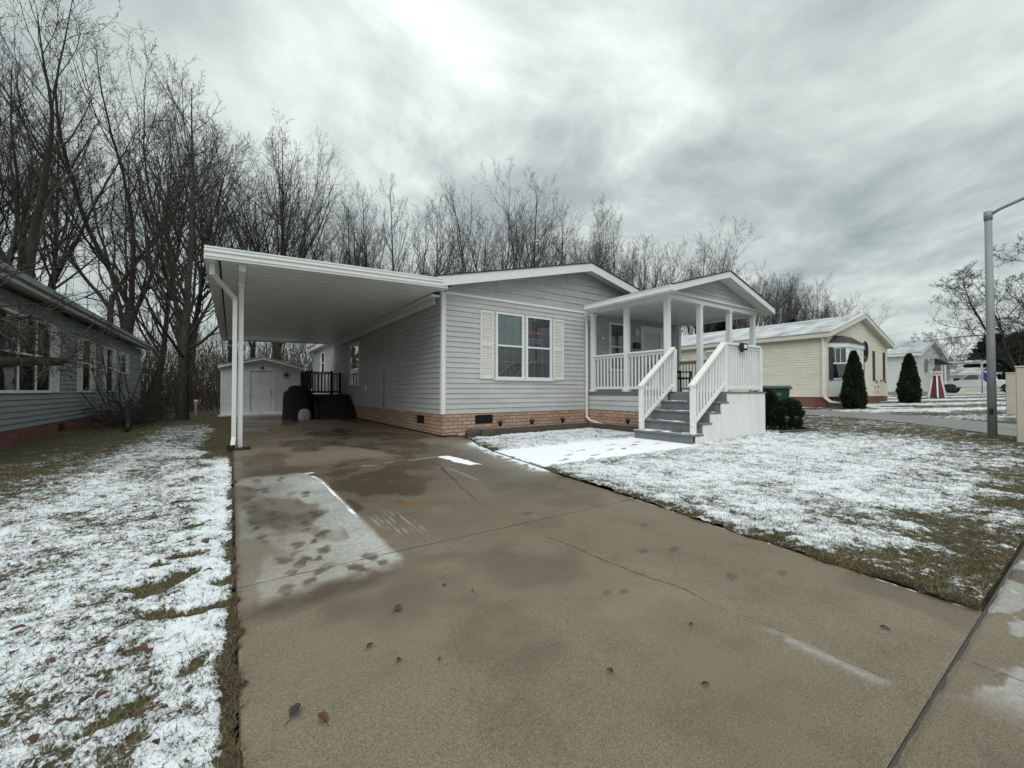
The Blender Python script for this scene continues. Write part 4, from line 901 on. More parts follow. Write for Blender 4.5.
for (p,q) in zip(b3[:-1],b3[1:]):
    P0=Vector((*p,0));P1=Vector((*q,0)); dr=(P1-P0); L=dr.length; dr.normalize(); nn=Vector((dr.y,-dr.x,0))
    def bq(mb,u0,u1,z0,z1,n0,n1):
        c=[P0+dr*u+nn*w for u,w in ((u0,n0),(u1,n0),(u1,n1),(u0,n1))]
        mb.add([(v.x,v.y,z0) for v in c]+[(v.x,v.y,z1) for v in c],[(3,2,1,0),(4,5,6,7),(0,1,5,4),(1,2,6,5),(2,3,7,6),(3,0,4,7)])
    f=MB(); bq(f,0.0,.06,BZ0,BZ1,-.04,.02); bq(f,L-.06,L,BZ0,BZ1,-.04,.02); bq(f,.06,L-.06,BZ1-.06,BZ1,-.04,.018); bq(f,.06,L-.06,BZ0,BZ0+.06,-.04,.03); zm=(BZ0+BZ1)/2; bq(f,.06,L-.06,zm-.03,zm+.03,-.03,.015)
    for k in range(1,3 if L<1 else 6): u=.06+(L-.12)*k/(3 if L<1 else 6); bq(f,u-.01,u+.01,zm,BZ1-.06,-.015,.004)
    if L>1: bq(f,L/2-.06,L/2+.06,BZ0,BZ1,-.04,.021)
    fo=f.build('window',m_white,ca)
    g=MB(); bq(g,.06,L-.06,BZ0+.05,BZ1-.05,-.012,-.010); g.build('pane',m_glass,fo); g=MB(); bq(g,.03,L-.03,BZ0,BZ1,-.07,-.05); g.build('curtain_or_backing',m_curt,fo)
    if L<1:
        g=MB(); bq(g,-.02,.16,BZ0-.02,BZ1,.022,.05); g.build('shutter',m_navy,ca)
shutter(ca,We,28.72,29.05,1.65,3.28,m_navy); shutter(ca,We,30.45,30.8,1.65,3.28,m_navy)
s=MB(); pts=[(27.55+.36*math.cos(i*math.pi/16),YB-.03,3.18+.5*math.sin(i*math.pi/16)) for i in range(33)]; s.tube(pts,.045,6,False); ow=s.build('oval_window',m_navy,ca)
s=MB(); s.add([(27.55+.34*math.cos(i*math.pi/16),YB-.024,3.18+.48*math.sin(i*math.pi/16)) for i in range(32)],[tuple(range(32))]); s.build('pane',m_dglass,ow)
s=MB(); s.add([(27.55+.34*math.cos(i*math.pi/16),YB-.0225,3.18+.48*math.sin(i*math.pi/16)) for i in range(32)],[tuple(range(32))]); s.build('curtain_or_backing',m_dark,ow)  # dark sheet painting the unlit room behind the oval pane
vent(ca,Wc,9.1,9.6,.5,.68); vent(ca,We,30.3,30.6,.42,.6)
downspout(ca,[(A0-.18,7.6,3.60),(A0-.06,7.55,3.45),(A0-.06,7.55,.85),(A0-.06,7.3,.62),(A0+.9,5.7,.36),(A0+2.0,5.0,.34)],.11,.09)
fl=[(29.35,1.62,.14),(29.6,1.35,.10),(30.1,1.66,.12),(29.45,1.05,.08),(30.9,1.6,.12),(29.1,1.3,.08)]
for i,(x,z_,r_) in enumerate(fl):
    s=MB(); y=YB-.03; s.add([(x-r_,y,z_+r_*.6),(x-.02,y,z_),(x-r_*.8,y,z_-r_*.6),(x+r_,y,z_+r_*.6),(x+.02,y,z_),(x+r_*.8,y,z_-r_*.6),(x,y-.02,z_+.02),(x,y-.02,z_-.02)],[(0,2,7,6),(3,6,7,5)]); o=s.build('wall_butterfly',m_dark,None,loc=(x,y,z_)); tag(o,'small dark butterfly ornament on the cream gable wall below the shutters','ornament','butterfly ornaments on the cream wall')
# white house
wh=thing('house','white sided house with a snowy roof behind the red lighthouse ornament','house',(45.7,16,.8))
H0,H1=41.7,49.6; YH=8.3; Wh=('x',YH,-1)
def cliph(z): d_=max(0,(z-3.8)/.31); return (H0-.25+d_,H1+.25-d_)
s=MB(); siding(s,Wh,H0,H1,1.05,3.8,.14,[(46.9,48.6,1.7,3.25)]); siding(s,Wh,H0,H1,3.8,5.1,.14,(),cliph); siding(s,('y',H0,-1),YH,26,1.05,3.8,.14); s.build('wall_siding',m_wsid,wh)
s=MB(); s.box(H1-.03,H1,YH+.05,26,.8,3.8).box(H0,H1,25.9,26,.8,3.8); s.build('rear_wall',m_wsid,wh)
s=MB(); s.box(H0-.01,H1+.01,YH-.01,26,.2,1.05); s.build('base',m_gsid,wh)
gable_roof(wh,H0-.28,H1+.28,8.0,26.3,3.92,5.2,.22,m_snowroof,m_alum)
window(wh,Wh,46.9,48.6,1.7,3.25,cols=0,upper=m_dark,lower=m_dark,mull=(47.75,))
s=MB(); s.prism([(YH-.75,3.28),(YH,3.28),(YH,3.75)],'x',46.7,48.8); s.build('awning',m_shingle,wh)
s=MB(); s.lathe([(.0,0),(.3,.02),(.33,.06)],(0,0,0),14); 
s=MB(); s.tube([(44.0+.28*math.cos(i*math.pi/10),YH-.05,3.05+.48*math.sin(i*math.pi/10)) for i in range(21)],.07,6,False); s.build('oval_frame',m_galv,wh)
# fourth house with carport
fo=thing('house','far grey house with a snowy roof and white carport beside the truck','house',(62,14,.9))
s=MB(); siding(s,('y',59.2,-1),10.5,24,.95,3.9,.15); siding(s,('x',10.5,-1),59.2,66,.95,3.9,.15); s.build('wall_siding',m_gsid,fo)
s=MB(); s.box(65.9,66,10.6,24,.9,3.9).box(59.3,65.9,23.9,24,.9,3.9); s.build('rear_wall',m_gsid,fo)
gable_roof(fo,58.7,66.5,9.9,24.3,4.02,5.1,.22,m_snowroof,m_alum)
s=MB(); s.box(58.0,62.5,7.0,9.88,3.86,4.02); s.build('carport_roof',m_alum,fo)
s=MB(); s.box(58.05,58.17,7.1,7.22,.85,3.86).box(58.05,58.17,9.5,9.6,.85,3.86); s.build('carport_post',m_white,fo)
s=MB(); s.wbox(('x',10.5,-1),60.6,61.6,1.0,3.1,.03,.06); s.build('door',m_wsid,fo)
s=MB(); s.wbox(('y',59.2,-1),11.2,12.0,1.0,3.0,.03,.06); s.build('side_door',m_wsid,fo)
s=MB(); s.wbox(('y',59.2,-1),12.6,13.9,1.9,3.0,.03,.06); s.build('window',m_dglass,fo)
fb=thing('house','low beige building with dark windows far behind the white truck','house',(84,13,.9))
s=MB(); siding(s,('y',80,-1),6.5,16,.9,3.3,.15); siding(s,('x',6.5,-1),80,88,.9,3.3,.15); s.build('wall_siding',m_cream,fb)
s=MB(); s.box(87.9,88,6.6,16,.9,3.3); s.build('rear_wall',m_cream,fb); gable_roof(fb,79.6,88.4,6.2,16,3.4,4.3,.2,m_snowroof,m_white)
for y in (7.2,9.2,11.5): s=MB(); s.wbox(('y',80,-1),y,y+.9,1.8,2.8,.02,.05); s.build('window',m_dark,fb)
# lighthouse ornament
li=thing('lighthouse_ornament','red tapered garden lighthouse with white edges standing before the white house','ornament',(38.2,6.7,.66))
cx,cy,z0=38.2,6.7,.66
def taper(s,r0,r1,za,zb,rot=math.pi/4,n=4):
    v=[(cx+r*math.cos(rot+k*2*math.pi/n),cy+r*math.sin(rot+k*2*math.pi/n),z) for r,z in ((r0,za),(r1,zb)) for k in range(n)]
    s.add(v,[tuple(range(n-1,-1,-1)),tuple(range(n,2*n))]+[(k,(k+1)%n,n+(k+1)%n,n+k) for k in range(n)])
s=MB(); taper(s,.44,.21,z0,z0+1.45,0.3,6); s.build('tower',m_redp,li)
s=MB()
for k in range(6):
    t=.3+k*math.pi/3; s.bar((cx+.45*math.cos(t),cy+.45*math.sin(t),z0),(cx+.22*math.cos(t),cy+.22*math.sin(t),z0+1.45),.07,.07)
s.build('corner_strip',m_white,li)
s=MB(); taper(s,.31,.31,z0+1.45,z0+1.5,0,10); 
for k in range(10): t=k*math.pi/5; s.tube([(cx+.29*math.cos(t),cy+.29*math.sin(t),z0+1.5),(cx+.29*math.cos(t),cy+.29*math.sin(t),z0+1.68)],.02,4)
s.tube([(cx+.29*math.cos(k*math.pi/8),cy+.29*math.sin(k*math.pi/8),z0+1.68) for k in range(17)],.025,4,False); s.build('gallery',m_white,li)
s=MB(); taper(s,.15,.15,z0+1.5,z0+1.82,0,8); s.build('lantern',m_galv,li)
s=MB(); taper(s,.2,.02,z0+1.82,z0+2.05,0,8); s.build('cap',m_redp,li)
# truck (faces +Y)
tk=thing('pickup_truck','white pickup truck parked in front of the far carport','truck',(60.2,6.2,.9)); g0=.9; xa,xb=59.2,61.1
TY=1.3
prof=[(3.4,.55),(9.0,.55),(9.05,.95),(8.95,1.12),(7.6,1.22),(6.85,1.85),(5.35,1.9),(5.2,1.25),(3.45,1.22),(3.4,.95)]
s=MB(); s.prism([(y+TY,g0+z) for y,z in prof],'x',xa,xb); s.build('body',m_truck,tk,.06,seg=2)
for sx,xx in ((-1,xa-.012),(1,xb+.012)):
    s=MB(); s.box(xx-.008,xx+.008,5.55+TY,6.1+TY,g0+1.3,g0+1.75).add([(xx-.008*sx,6.2+TY,g0+1.3),(xx-.008*sx,7.35+TY,g0+1.3),(xx-.008*sx,6.85+TY,g0+1.74),(xx-.008*sx,6.2+TY,g0+1.74)],[(0,1,2,3)]); s.build('side_window',m_dglass,tk)
s=MB(); s.add([(xa+.1,7.52+TY,g0+1.29),(xb-.1,7.52+TY,g0+1.29),(xb-.15,6.93+TY,g0+1.82),(xa+.15,6.93+TY,g0+1.82)],[(0,1,2,3)]); s.build('windshield',m_dglass,tk)
for y in (4.4+TY,8.1+TY):
    for x in (xa+.06,xb-.06):
        s=MB(); s.lathe([(.22,-.12),(.36,-.11),(.38,0),(.36,.11),(.22,.12)],(0,0,0),18); s.v=[(x+p[2],y+p[0],g0+.38+p[1]) for p in s.v]; wo=s.build('wheel',m_rubber,tk)
        s=MB(); s.lathe([(.2,-.125),(.21,0),(.2,.125)],(0,0,0),14); s.v=[(x+p[2],y+p[0],g0+.38+p[1]) for p in s.v]; s.build('rim',m_galv,wo)
        s=MB(); xx=xa-.004 if x<60 else xb+.004; s.add([(xx,y+.47*math.cos(k*math.pi/10),g0+.45+.47*math.sin(k*math.pi/10)) for k in range(11)],[tuple(range(11))]); s.build('wheel_arch',m_dark,tk)
s=MB(); s.box(xa+.1,xb-.1,9.03+TY,9.12+TY,g0+.55,g0+.72); s.build('bumper',m_galv,tk,.02)
for x in (xa+.1,xb-.4): s=MB(); s.box(x,x+.3,8.98+TY,9.06+TY,g0+.82,g0+1.0); s.build('headlight',m_glass,tk)
ct=thing('garden_cart','dark covered garden cart parked under the far white carport','cart',(57.2,9.3,.88))
s=MB(); s.box(56.6,57.9,8.7,9.9,1.1,1.5).box(56.8,57.6,9.0,9.7,1.5,1.75); s.build('body',m_black,ct,.08,seg=2)
for y in (8.85,9.75):
    s=MB(); s.lathe([(.2,-.1),(.3,-.09),(.3,.09),(.2,.1)],(0,0,0),14); s.v=[(56.75+p[2],y+p[0],1.17+p[1]) for p in s.v]; s.build('wheel',m_rubber,ct)
fl_=thing('blue_flag','bright blue cloth banner on a short pole beside the street lamp and truck','flag',(56.0,6.6,.9))
s=MB(); s.tube([(56.0,6.9,.88),(56.0,6.9,3.9)],.05,6); s.build('pole',m_galv,fl_)
s=MB(); s.add([(56.0-.03*math.sin(j*1.9),6.85-.22*j/2-.02*i,2.9-i*.22-.10*j) for i in range(5) for j in range(4)],[(i*4+j,i*4+j+1,(i+1)*4+j+1,(i+1)*4+j) for i in range(4) for j in range(3)],True); s.build('cloth',m_bluep,fl_)
# ------------------------------------------------------------------ street lamp, pillars, bin
la=thing('street_lamp','tall grey steel street lamp standing in the grass on the right','street lamp',(12.89,1.46,.1))
s=MB(); s.tube([(12.89,1.46,.05),(12.89,1.46,.12)],.11,16).tube([(12.89,1.46,.1),(12.87,1.46,4.62)],[.070,.054],16); s.build('pole',m_galv,la)
s=MB(); s.tube([(12.87,1.46,4.62),(12.87,1.46,4.80)],[.064,.064],14); s.build('collar',m_galv,la)
s=MB(); s.tube([(12.87,1.44,4.72),(12.87,1.30,4.80),(12.87,.9,4.93),(12.87,-.6,5.28)],.032,8); s.build('arm',m_galv,la)
s=MB(); s.prism([(-.55,5.22),(-1.25,5.34),(-1.3,5.42),(-.9,5.48),(-.55,5.36)],'x',12.77,12.97); s.build('luminaire',m_galv,la,.03)
s=MB(); s.box(12.80,12.815,1.43,1.49,.62,.74); s.build('access_cover',m_dark,la)
for i,(x,y,lab,h) in enumerate(((12.75,.95,'tall beige utility pillar at the right edge beside the street lamp',1.46),(21.9,1.98,'smaller beige utility pillar farther down the street behind the lamp',1.40))):
    z=tz(x); t=thing('utility_pillar',lab,'pillar',(x,y,z)); s=MB(); w=.17 if i==0 else .16; s.box(x-w,x+w,y-.17,y+.17,z-.05,z+h); s.build('shaft',m_beige,t,.015)
    s=MB(); s.box(x-w-.012,x+w+.012,y-.182,y+.182,z+h,z+h+.03); s.build('cap',m_beige,t,.008)
bn=thing('wheelie_bin','dark green wheeled rubbish bin behind the bushes beside the porch','bin',(13.3,5.75,.1))
bx,by_,bz=13.95,6.0,.11
def rot(p,c=(bx,by_),a_=.5): x,y=p[0]-c[0],p[1]-c[1]; return (c[0]+x*math.cos(a_)-y*math.sin(a_),c[1]+x*math.sin(a_)+y*math.cos(a_),p[2])
def rb(s): s.v=[rot(p) for p in s.v]; return s
ORG[bn]=Vector((bx,by_,bz)); bn.location=(bx,by_,bz)
s=MB(); v=[(bx+a_*w,by_+b_*w*1.1,bz+z_) for w,z_ in ((.24,.06),(.33,1.05)) for a_,b_ in ((-1,-1),(1,-1),(1,1),(-1,1))]; s.add(v,[(3,2,1,0),(4,5,6,7),(0,1,5,4),(1,2,6,5),(2,3,7,6),(3,0,4,7)]); rb(s).build('body',m_green,bn,.03,seg=2)
s=MB(); s.box(bx-.37,bx+.37,by_-.42,by_+.42,bz+1.05,bz+1.10).prism([(bx-.35,bz+1.10),(bx+.35,bz+1.10),(bx+.25,bz+1.15),(bx-.25,bz+1.15)],'y',by_-.4,by_+.4); rb(s).build('lid',m_green,bn,.02,seg=2)
s=MB(); s.tube([(bx-.3,by_+.44,bz+1.0),(bx+.3,by_+.44,bz+1.0)],.02,8); rb(s).build('handle',m_green,bn)
s=MB(); s.tube([(bx-.28,by_+.3,bz+.12),(bx-.2,by_+.3,bz+.12)],.12,14).tube([(bx+.2,by_+.3,bz+.12),(bx+.28,by_+.3,bz+.12)],.12,14); rb(s).build('wheel',m_rubber,bn)
s=MB()
for r_ in range(2):
    for k in range(4): s.box(bx-.13+k*.065,bx-.085+k*.065,by_-.352,by_-.345,bz+.90-r_*.05,bz+.93-r_*.05)
    for k in range(4): s.box(bx-.325,bx-.318,by_-.13+k*.065,by_-.085+k*.065,bz+.90-r_*.05,bz+.93-r_*.05)
rb(s).build('worn_lettering',m_galv,bn)
tb=thing('planter_edging','low dark timber edging around the round bushes by the porch','edging',(11.6,4.6,.08))
s=MB(); s.bar((10.85,4.55,.11),(11.9,4.22,.11),.1,.1).bar((11.9,4.17,.112),(12.6,5.0,.14),.1,.1); s.build('beam',m_timber,tb,.015)
ptl=thing('marker_stake','thin pale marker stake at the edge of the woods by the slate house','stake',(-1.35,23.6,0))
s=MB(); s.box(-1.40,-1.30,23.55,23.63,-.05,.62); s.build('stake',m_greyrag,ptl); s=MB(); s.box(-1.42,-1.28,23.54,23.64,.62,.7); s.build('cap',m_white,ptl)
# ------------------------------------------------------------------ foliage and trees
def foliage(name,mat,parent,shape,n,size,seed,aspect=.5,outward=.7):
    """leaf sprays through a volume; shape(r)-> arrays of points, normals"""
    r=np.random.RandomState(seed); P,N=shape(r,n); n=len(P)
    up=np.array([0,0,1.]); d=N*outward+r.randn(n,3)*.45+up*.35; d/=np.linalg.norm(d,axis=1)[:,None]
    q=r.randn(n,3); s_=np.cross(d,q); s_/=np.linalg.norm(s_,axis=1)[:,None]
    L=size*(.55+.9*r.rand(n))[:,None]; w=L*aspect
    V=np.stack([P-s_*w*.25,P+s_*w*.25,P+d*L*.6+s_*w*.5,P+d*L,P+d*L*.6-s_*w*.5],1)
    o=ORG[parent]; V=V.reshape(-1,3)-np.array([o.x,o.y,o.z])
    return link(npmesh(name,V,np.arange(5*n).reshape(n,5),mat,None,False),name,parent)
def cone_shape(cx,cy,z0,H,R,seed,pw=.75,bul=.35):
    def f(r,n):
        t=r.rand(n)**1.25; ph=r.rand(n)*6.283
        prof=np.where(t<.22,.72+.28*np.sin(t/.22*1.57),(1-(t-.22)/.78)**pw)
        lump=1+.20*(vnoise(ph*3+seed,t*9,seed)-.5)*2+.10*(vnoise(ph*9+seed,t*26,seed+1)-.5)*2
        rad=R*prof*lump*(1-.45*r.rand(n)**2.2)
        P=np.stack([cx+rad*np.cos(ph),cy+rad*np.sin(ph),z0+.04+t*H],-1)
        return P,np.stack([np.cos(ph),np.sin(ph),.55+0*ph],-1)
    return f
def ball_shape(cx,cy,z0,rx,rz,seed):
    def f(r,n):
        v=r.randn(n,3); v/=np.linalg.norm(v,axis=1)[:,None]; v[:,2]=np.where(v[:,2]<-.55,-v[:,2],v[:,2])
        ph=np.arctan2(v[:,1],v[:,0]); lump=1+.22*(vnoise(ph*2.5+seed,v[:,2]*4+9,seed)-.5)*2+.1*(vnoise(ph*8,v[:,2]*11+5,seed+3)-.5)*2
        k=lump*(1-.4*r.rand(n)**2.5)
        P=np.stack([cx+rx*v[:,0]*k,cy+rx*v[:,1]*k,z0+rz*.75+rz*v[:,2]*k],-1); P[:,2]=np.maximum(P[:,2],z0+.02); return P,v
    return f
def conifer(name,label,cat,x,y,H,R,mat,n,size,seed,group=None,pw=.75):
    z=tz(x); t=thing(name,label,cat,(x,y,z),group)
    s=MB(); s.tube([(x,y,z-.05),(x,y,z+H*.5),(x,y,z+H*.9)],[R*.12+.02,R*.07+.015,.01],8); s.build('trunk',m_bark,t)
    # dense dark core so that the sky does not show through the heart of the crown
    foliage('crown',mat,t,cone_shape(x,y,z,H,R,seed,pw),n,size,seed); return t
conifer('arborvitae','pointed dark green arborvitae standing in front of the cream house bay window','shrub',22.35,6.45,2.42,.40,m_arb,17000,.10,3,pw=.72)
conifer('arborvitae','pointed dark green arborvitae between the cream house and the white house','shrub',29.6,6.2,2.5,.41,m_arb,17000,.10,8,pw=.66)
for i,(x,y,rx,rz,lab) in enumerate(((11.55,5.22,.36,.56,'tall dark rounded yew bush tight against the white porch skirt'),(11.80,4.82,.34,.43,'low round dark yew bush on the street side of its taller neighbour'))):
    z=tz(x); t=thing('bush',lab,'bush',(x,y,z)); s=MB()
    for k in range(7): a_=k*.9; s.tube([(x,y,z-.02),(x+.12*math.cos(a_),y+.12*math.sin(a_),z+rz*.6),(x+.25*math.cos(a_),y+.25*math.sin(a_),z+rz*1.2)],[.02,.012,.004],5)
    s.build('stems',m_bark,t); foliage('leaves',m_yew,t,ball_shape(x,y,z,rx,rz,20+i),12000,.055,30+i,.45)
conifer('evergreen_tree','dark evergreen tree top showing above the roof of the white house','tree',62,22,8.2,2.9,m_spruce,9000,.6,14,pw=.5)
conifer('evergreen_tree','tall broad dark evergreen behind the street lamp and truck','tree',86,9.5,7.6,2.6,m_spruce,5000,.6,15,pw=.6)
conifer('evergreen_tree','dark evergreen beyond the truck, the farthest right of the evergreens','tree',82,7,7.0,2.6,m_spruce,5000,.6,16,pw=.6)
conifer('evergreen_tree','dark spruce seen between the porch roof and the cream house roof','tree',52,29,11.5,3.2,m_spruce,9000,.6,17,pw=.8)
conifer('evergreen_tree','small dark evergreen tip just above the ridge of the cream house','tree',62,24.5,9.4,1.3,m_spruce,5000,.45,18,pw=.6)
# ---- bare deciduous trees -------------------------------------------------
def tubes(polys,sides):
    by={}
    for P,Rr in polys: by.setdefault(len(P),[]).append((P,Rr))
    VV=[];FF=[];off=0; ang=np.arange(sides)*2*math.pi/sides
    for n,L in by.items():
        P=np.array([p for p,_ in L]);Rr=np.array([r for _,r in L]); m=len(L)
        T=np.empty_like(P); T[:,1:-1]=P[:,2:]-P[:,:-2]; T[:,0]=P[:,1]-P[:,0]; T[:,-1]=P[:,-1]-P[:,-2]
        T/=np.linalg.norm(T,axis=2)[...,None]+1e-9
        ref=np.zeros_like(T); ref[...,0]=1; bad=np.abs(T[...,0])>.85; ref[bad]=(0,1,0)
        A=np.cross(T,ref); A/=np.linalg.norm(A,axis=2)[...,None]+1e-9; B_=np.cross(T,A)
        V=P[:,:,None,:]+Rr[:,:,None,None]*(A[:,:,None,:]*np.cos(ang)[None,None,:,None]+B_[:,:,None,:]*np.sin(ang)[None,None,:,None])
        idx=off+np.arange(m*n*sides).reshape(m,n,sides); nx=np.roll(idx,-1,2)
        FF.append(np.stack([idx[:,:-1],nx[:,:-1],nx[:,1:],idx[:,1:]],-1).reshape(-1,4)); VV.append(V.reshape(-1,3)); off+=m*n*sides
    return np.concatenate(VV),np.concatenate(FF)
def gen_tree(seed,H,r0,style):
    r=random.Random(seed); trunk=[];lev=[[],[],[],[],[]]
    S=dict(
      leader=dict(fork=0,first=.17,n1=32,a1=(30,55),l1=lambda t:.42*(1-t)**.8+.07,trop=.15,n2=7,n3=4,n4=3,wob=.07),
      forked=dict(fork=r.randint(2,4),first=.28,n1=10,a1=(24,50),l1=lambda t:.32*(1-t)**.6+.08,trop=.13,n2=7,n3=5,n4=3,wob=.10),
      slim=dict(fork=r.choice((0,2)),first=.36,n1=18,a1=(24,46),l1=lambda t:.30*(1-t)**.7+.06,trop=.15,n2=7,n3=4,n4=3,wob=.08),
      oak=dict(fork=5,first=.16,n1=12,a1=(40,70),l1=lambda t:.26*(1-t)**.4+.08,trop=.05,n2=9,n3=7,n4=3,wob=.22),
      shrub=dict(fork=7,first=.05,n1=7,a1=(30,65),l1=lambda t:.42*(1-t)**.5+.1,trop=.05,n2=6,n3=4,n4=2,wob=.22))[style]
    def rv(): return Vector((r.gauss(0,1),r.gauss(0,1),r.gauss(0,1)))
    def poly(p,d,L,ra,rb_,n,wob,trop):
        pts=[p.copy()];d=d.normalized();D=[d.copy()]
        for i in range(n):
            d=(d+rv()*wob+Vector((0,0,trop))).normalized(); p=p+d*(L/n); pts.append(p.copy()); D.append(d.copy())
        rad=[ra+(rb_-ra)*(i/n)**.85 for i in range(n+1)]
        return pts,D,rad
    def side(d,ang):
        q=d.orthogonal().normalized(); q=Matrix.Rotation(r.uniform(0,6.283),3,d)@q
        a_=math.radians(ang); return (d*math.cos(a_)+q*math.sin(a_)).normalized()
    rmin=.0044*H/14*(2.6 if style=='oak' else 1)
    def grow(pts,D,rad,L,level):
        if level>4: return
        n={1:S['n1'],2:S['n2'],3:S['n3'],4:S['n4']}[level]
        seg={1:8,2:6,3:4,4:3}[level]; m=len(pts)-1
        for k in range(n):
            t=(S['first'] if level==1 and not S['fork'] else .12)+(1-(S['first'] if level==1 and not S['fork'] else .12))*((k+r.random())/n)
            t=min(t,.985); f=t*m; i=int(f); u=f-i
            p=pts[i].lerp(pts[min(i+1,m)],u); d=D[i]; rr=rad[i]+(rad[min(i+1,m)]-rad[i])*u
            ang=r.uniform(*S['a1'])*(1 if level<3 else 1.05)
            if level==1: l=H*S['l1'](t)*r.uniform(.75,1.2)
            else: l=L*r.uniform(.32,.60)*(1.05-.55*t)
            ra=max(rmin,min(rr*.55,rr*.10+l*.0105)); rb_=max(rmin*.55,ra*.22)
            nd=side(d,ang)
            if level<=2 and nd.z<-.1 and style!='shrub': nd.z*=-.4
            P,D2,R2=poly(p,nd,l,ra,rb_,seg,S['wob']*(1+.25*level),S['trop']*(1 if level<3 else .5))
            lev[level].append((P,R2)); grow(P,D2,R2,l,level+1)
    if not S['fork']:
        P,D,Rr=poly(Vector((0,0,-.15)),Vector((r.gauss(0,.03),r.gauss(0,.03),1)),H*.97,r0,.012,18,.016,.04)
        Rr[0]*=1.35; trunk.append((P,Rr)); grow(P,D,Rr,H,1)
    else:
        hb=H*S['first']; P,D,Rr=poly(Vector((0,0,-.15)),Vector((r.gauss(0,.05),r.gauss(0,.05),1)),hb,r0,r0*.82,8,.04,.03)
        Rr[0]*=1.3; trunk.append((P,Rr)); nf=S['fork']
        for k in range(nf):
            a_=k*6.283/nf+r.uniform(-.5,.5); tilt=math.radians(r.uniform(10,28) if style!='oak' else r.uniform(18,44)) if style!='shrub' else math.radians(r.uniform(20,65))
            d=Vector((math.cos(a_)*math.sin(tilt),math.sin(a_)*math.sin(tilt),math.cos(tilt)))
            l=(H-hb)*r.uniform(.82,1.02)/max(.75,math.cos(tilt)*1.0+.12)*(1 if style!='oak' else .9)
            i0=r.randint(5,8)
            Pm,Dm,Rm=poly(P[i0],d,l,r0*.82/nf**.42,.012,14,.055 if style!='oak' else .12,.055 if style!='oak' else .03)
            trunk.append((Pm,Rm)); grow(Pm,Dm,Rm,l,1)
    tv,tf=tubes(trunk,8)
    a1=tubes(lev[1],6); parts=[a1]
    for q,sd in ((lev[2],4),(lev[3],3),(lev[4],3)): parts.append(tubes(q,sd))
    V=[];F=[];o=0
    for v,f in parts: V.append(v);F.append(f+o);o+=len(v)
    V=np.concatenate(V);F=np.concatenate(F)
    return (npmesh('trunk',tv,tf,m_bark),npmesh('crown',V,F,m_bark))
PROTO={}
def tree(kind,seed,H,r0,x,y,h,rz,name,label,group=None,z=None,mat=None):
    key=(kind,seed)
    if key not in PROTO:
        tr,cr=gen_tree(seed,H,r0,kind); PROTO[key]=(tr,cr,H)
        if mat:
            for q in (tr,cr): q.materials.clear(); q.materials.append(mat)
    tr,cr,H=PROTO[key]; sc=h/H
    t=thing(name,label,'tree' if kind!='shrub' else 'shrub',(x,y,tz(x)-.05 if z is None else z),group)
    t.rotation_euler=(0,0,rz); t.scale=(sc,)*3
    for nm,me in (('trunk',tr),('crown',cr)):
        o=bpy.data.objects.new(nm,me); COL.objects.link(o); o.parent=t
    return t
# trees one can single out
tree('leader',101,13.5,.19,-1.58,20.2,13.6,0,'bare_tree','straight bare tree left of the carport, its trunk clear of the slate house')
tree('forked',102,20,.33,-6.4,23.6,19.5,1.2,'bare_tree','tall bare forked tree behind the slate house at the left edge')
tree('forked',103,20,.30,-5.2,30.5,20.5,.4,'bare_tree','tall bare forked tree rising over the middle of the slate house roof')
tree('oak',104,9.5,.22,46,4.0,11.6,2.0,'bare_tree','wide spreading bare tree behind the street lamp at the right edge')
tree('oak',105,8.5,.18,72,12.5,9.0,.7,'bare_tree','smaller bare spreading tree above the far carport roof',None,None)
tree('shrub',106,3.0,.05,-3.1,18.4,2.9,.3,'bare_shrub','leafless shrub against the slate house below its shuttered windows')
tree('shrub',106,3.0,.05,-3.2,21.6,3.4,2.3,'bare_shrub','larger leafless shrub at the far corner of the slate house')
# woods
KINDS=[('leader',201,20,.22),('forked',202,20,.25),('slim',203,20,.20),('forked',204,20,.25),('slim',205,20,.18),('forked',207,20,.23)]
f_=412.; yw=math.radians(34.2)
def screen(x,y,zz):
    zc=x*math.sin(yw)+y*math.cos(yw); xc=x*math.cos(yw)-y*math.sin(yw)
    return 512+f_*xc/zc, 391-f_*(zz-H_EYE)/zc
def where(u):
    for lim,txt in ((120,'slate house on the left'),(235,'gap between the slate house and the carport'),(440,'carport roof'),(592,'left half of the grey front gable'),(690,'right half of the grey front gable'),(775,'porch roof'),(2000,'cream house roof')):
        if u<lim: return txt
rw=random.Random(77)
tops=[(-200,-60),(60,-10),(120,95),(135,110),(180,80),(225,92),(290,105),(330,135),(362,175),(400,178),(432,200),(470,180),(530,172),(578,190),(600,212),(660,222),(735,232),(750,260),(800,272),(850,296),(870,330)]
def topv(u): return float(np.interp(u,[a_ for a_,_ in tops],[b_ for _,b_ in tops]))
nt=0
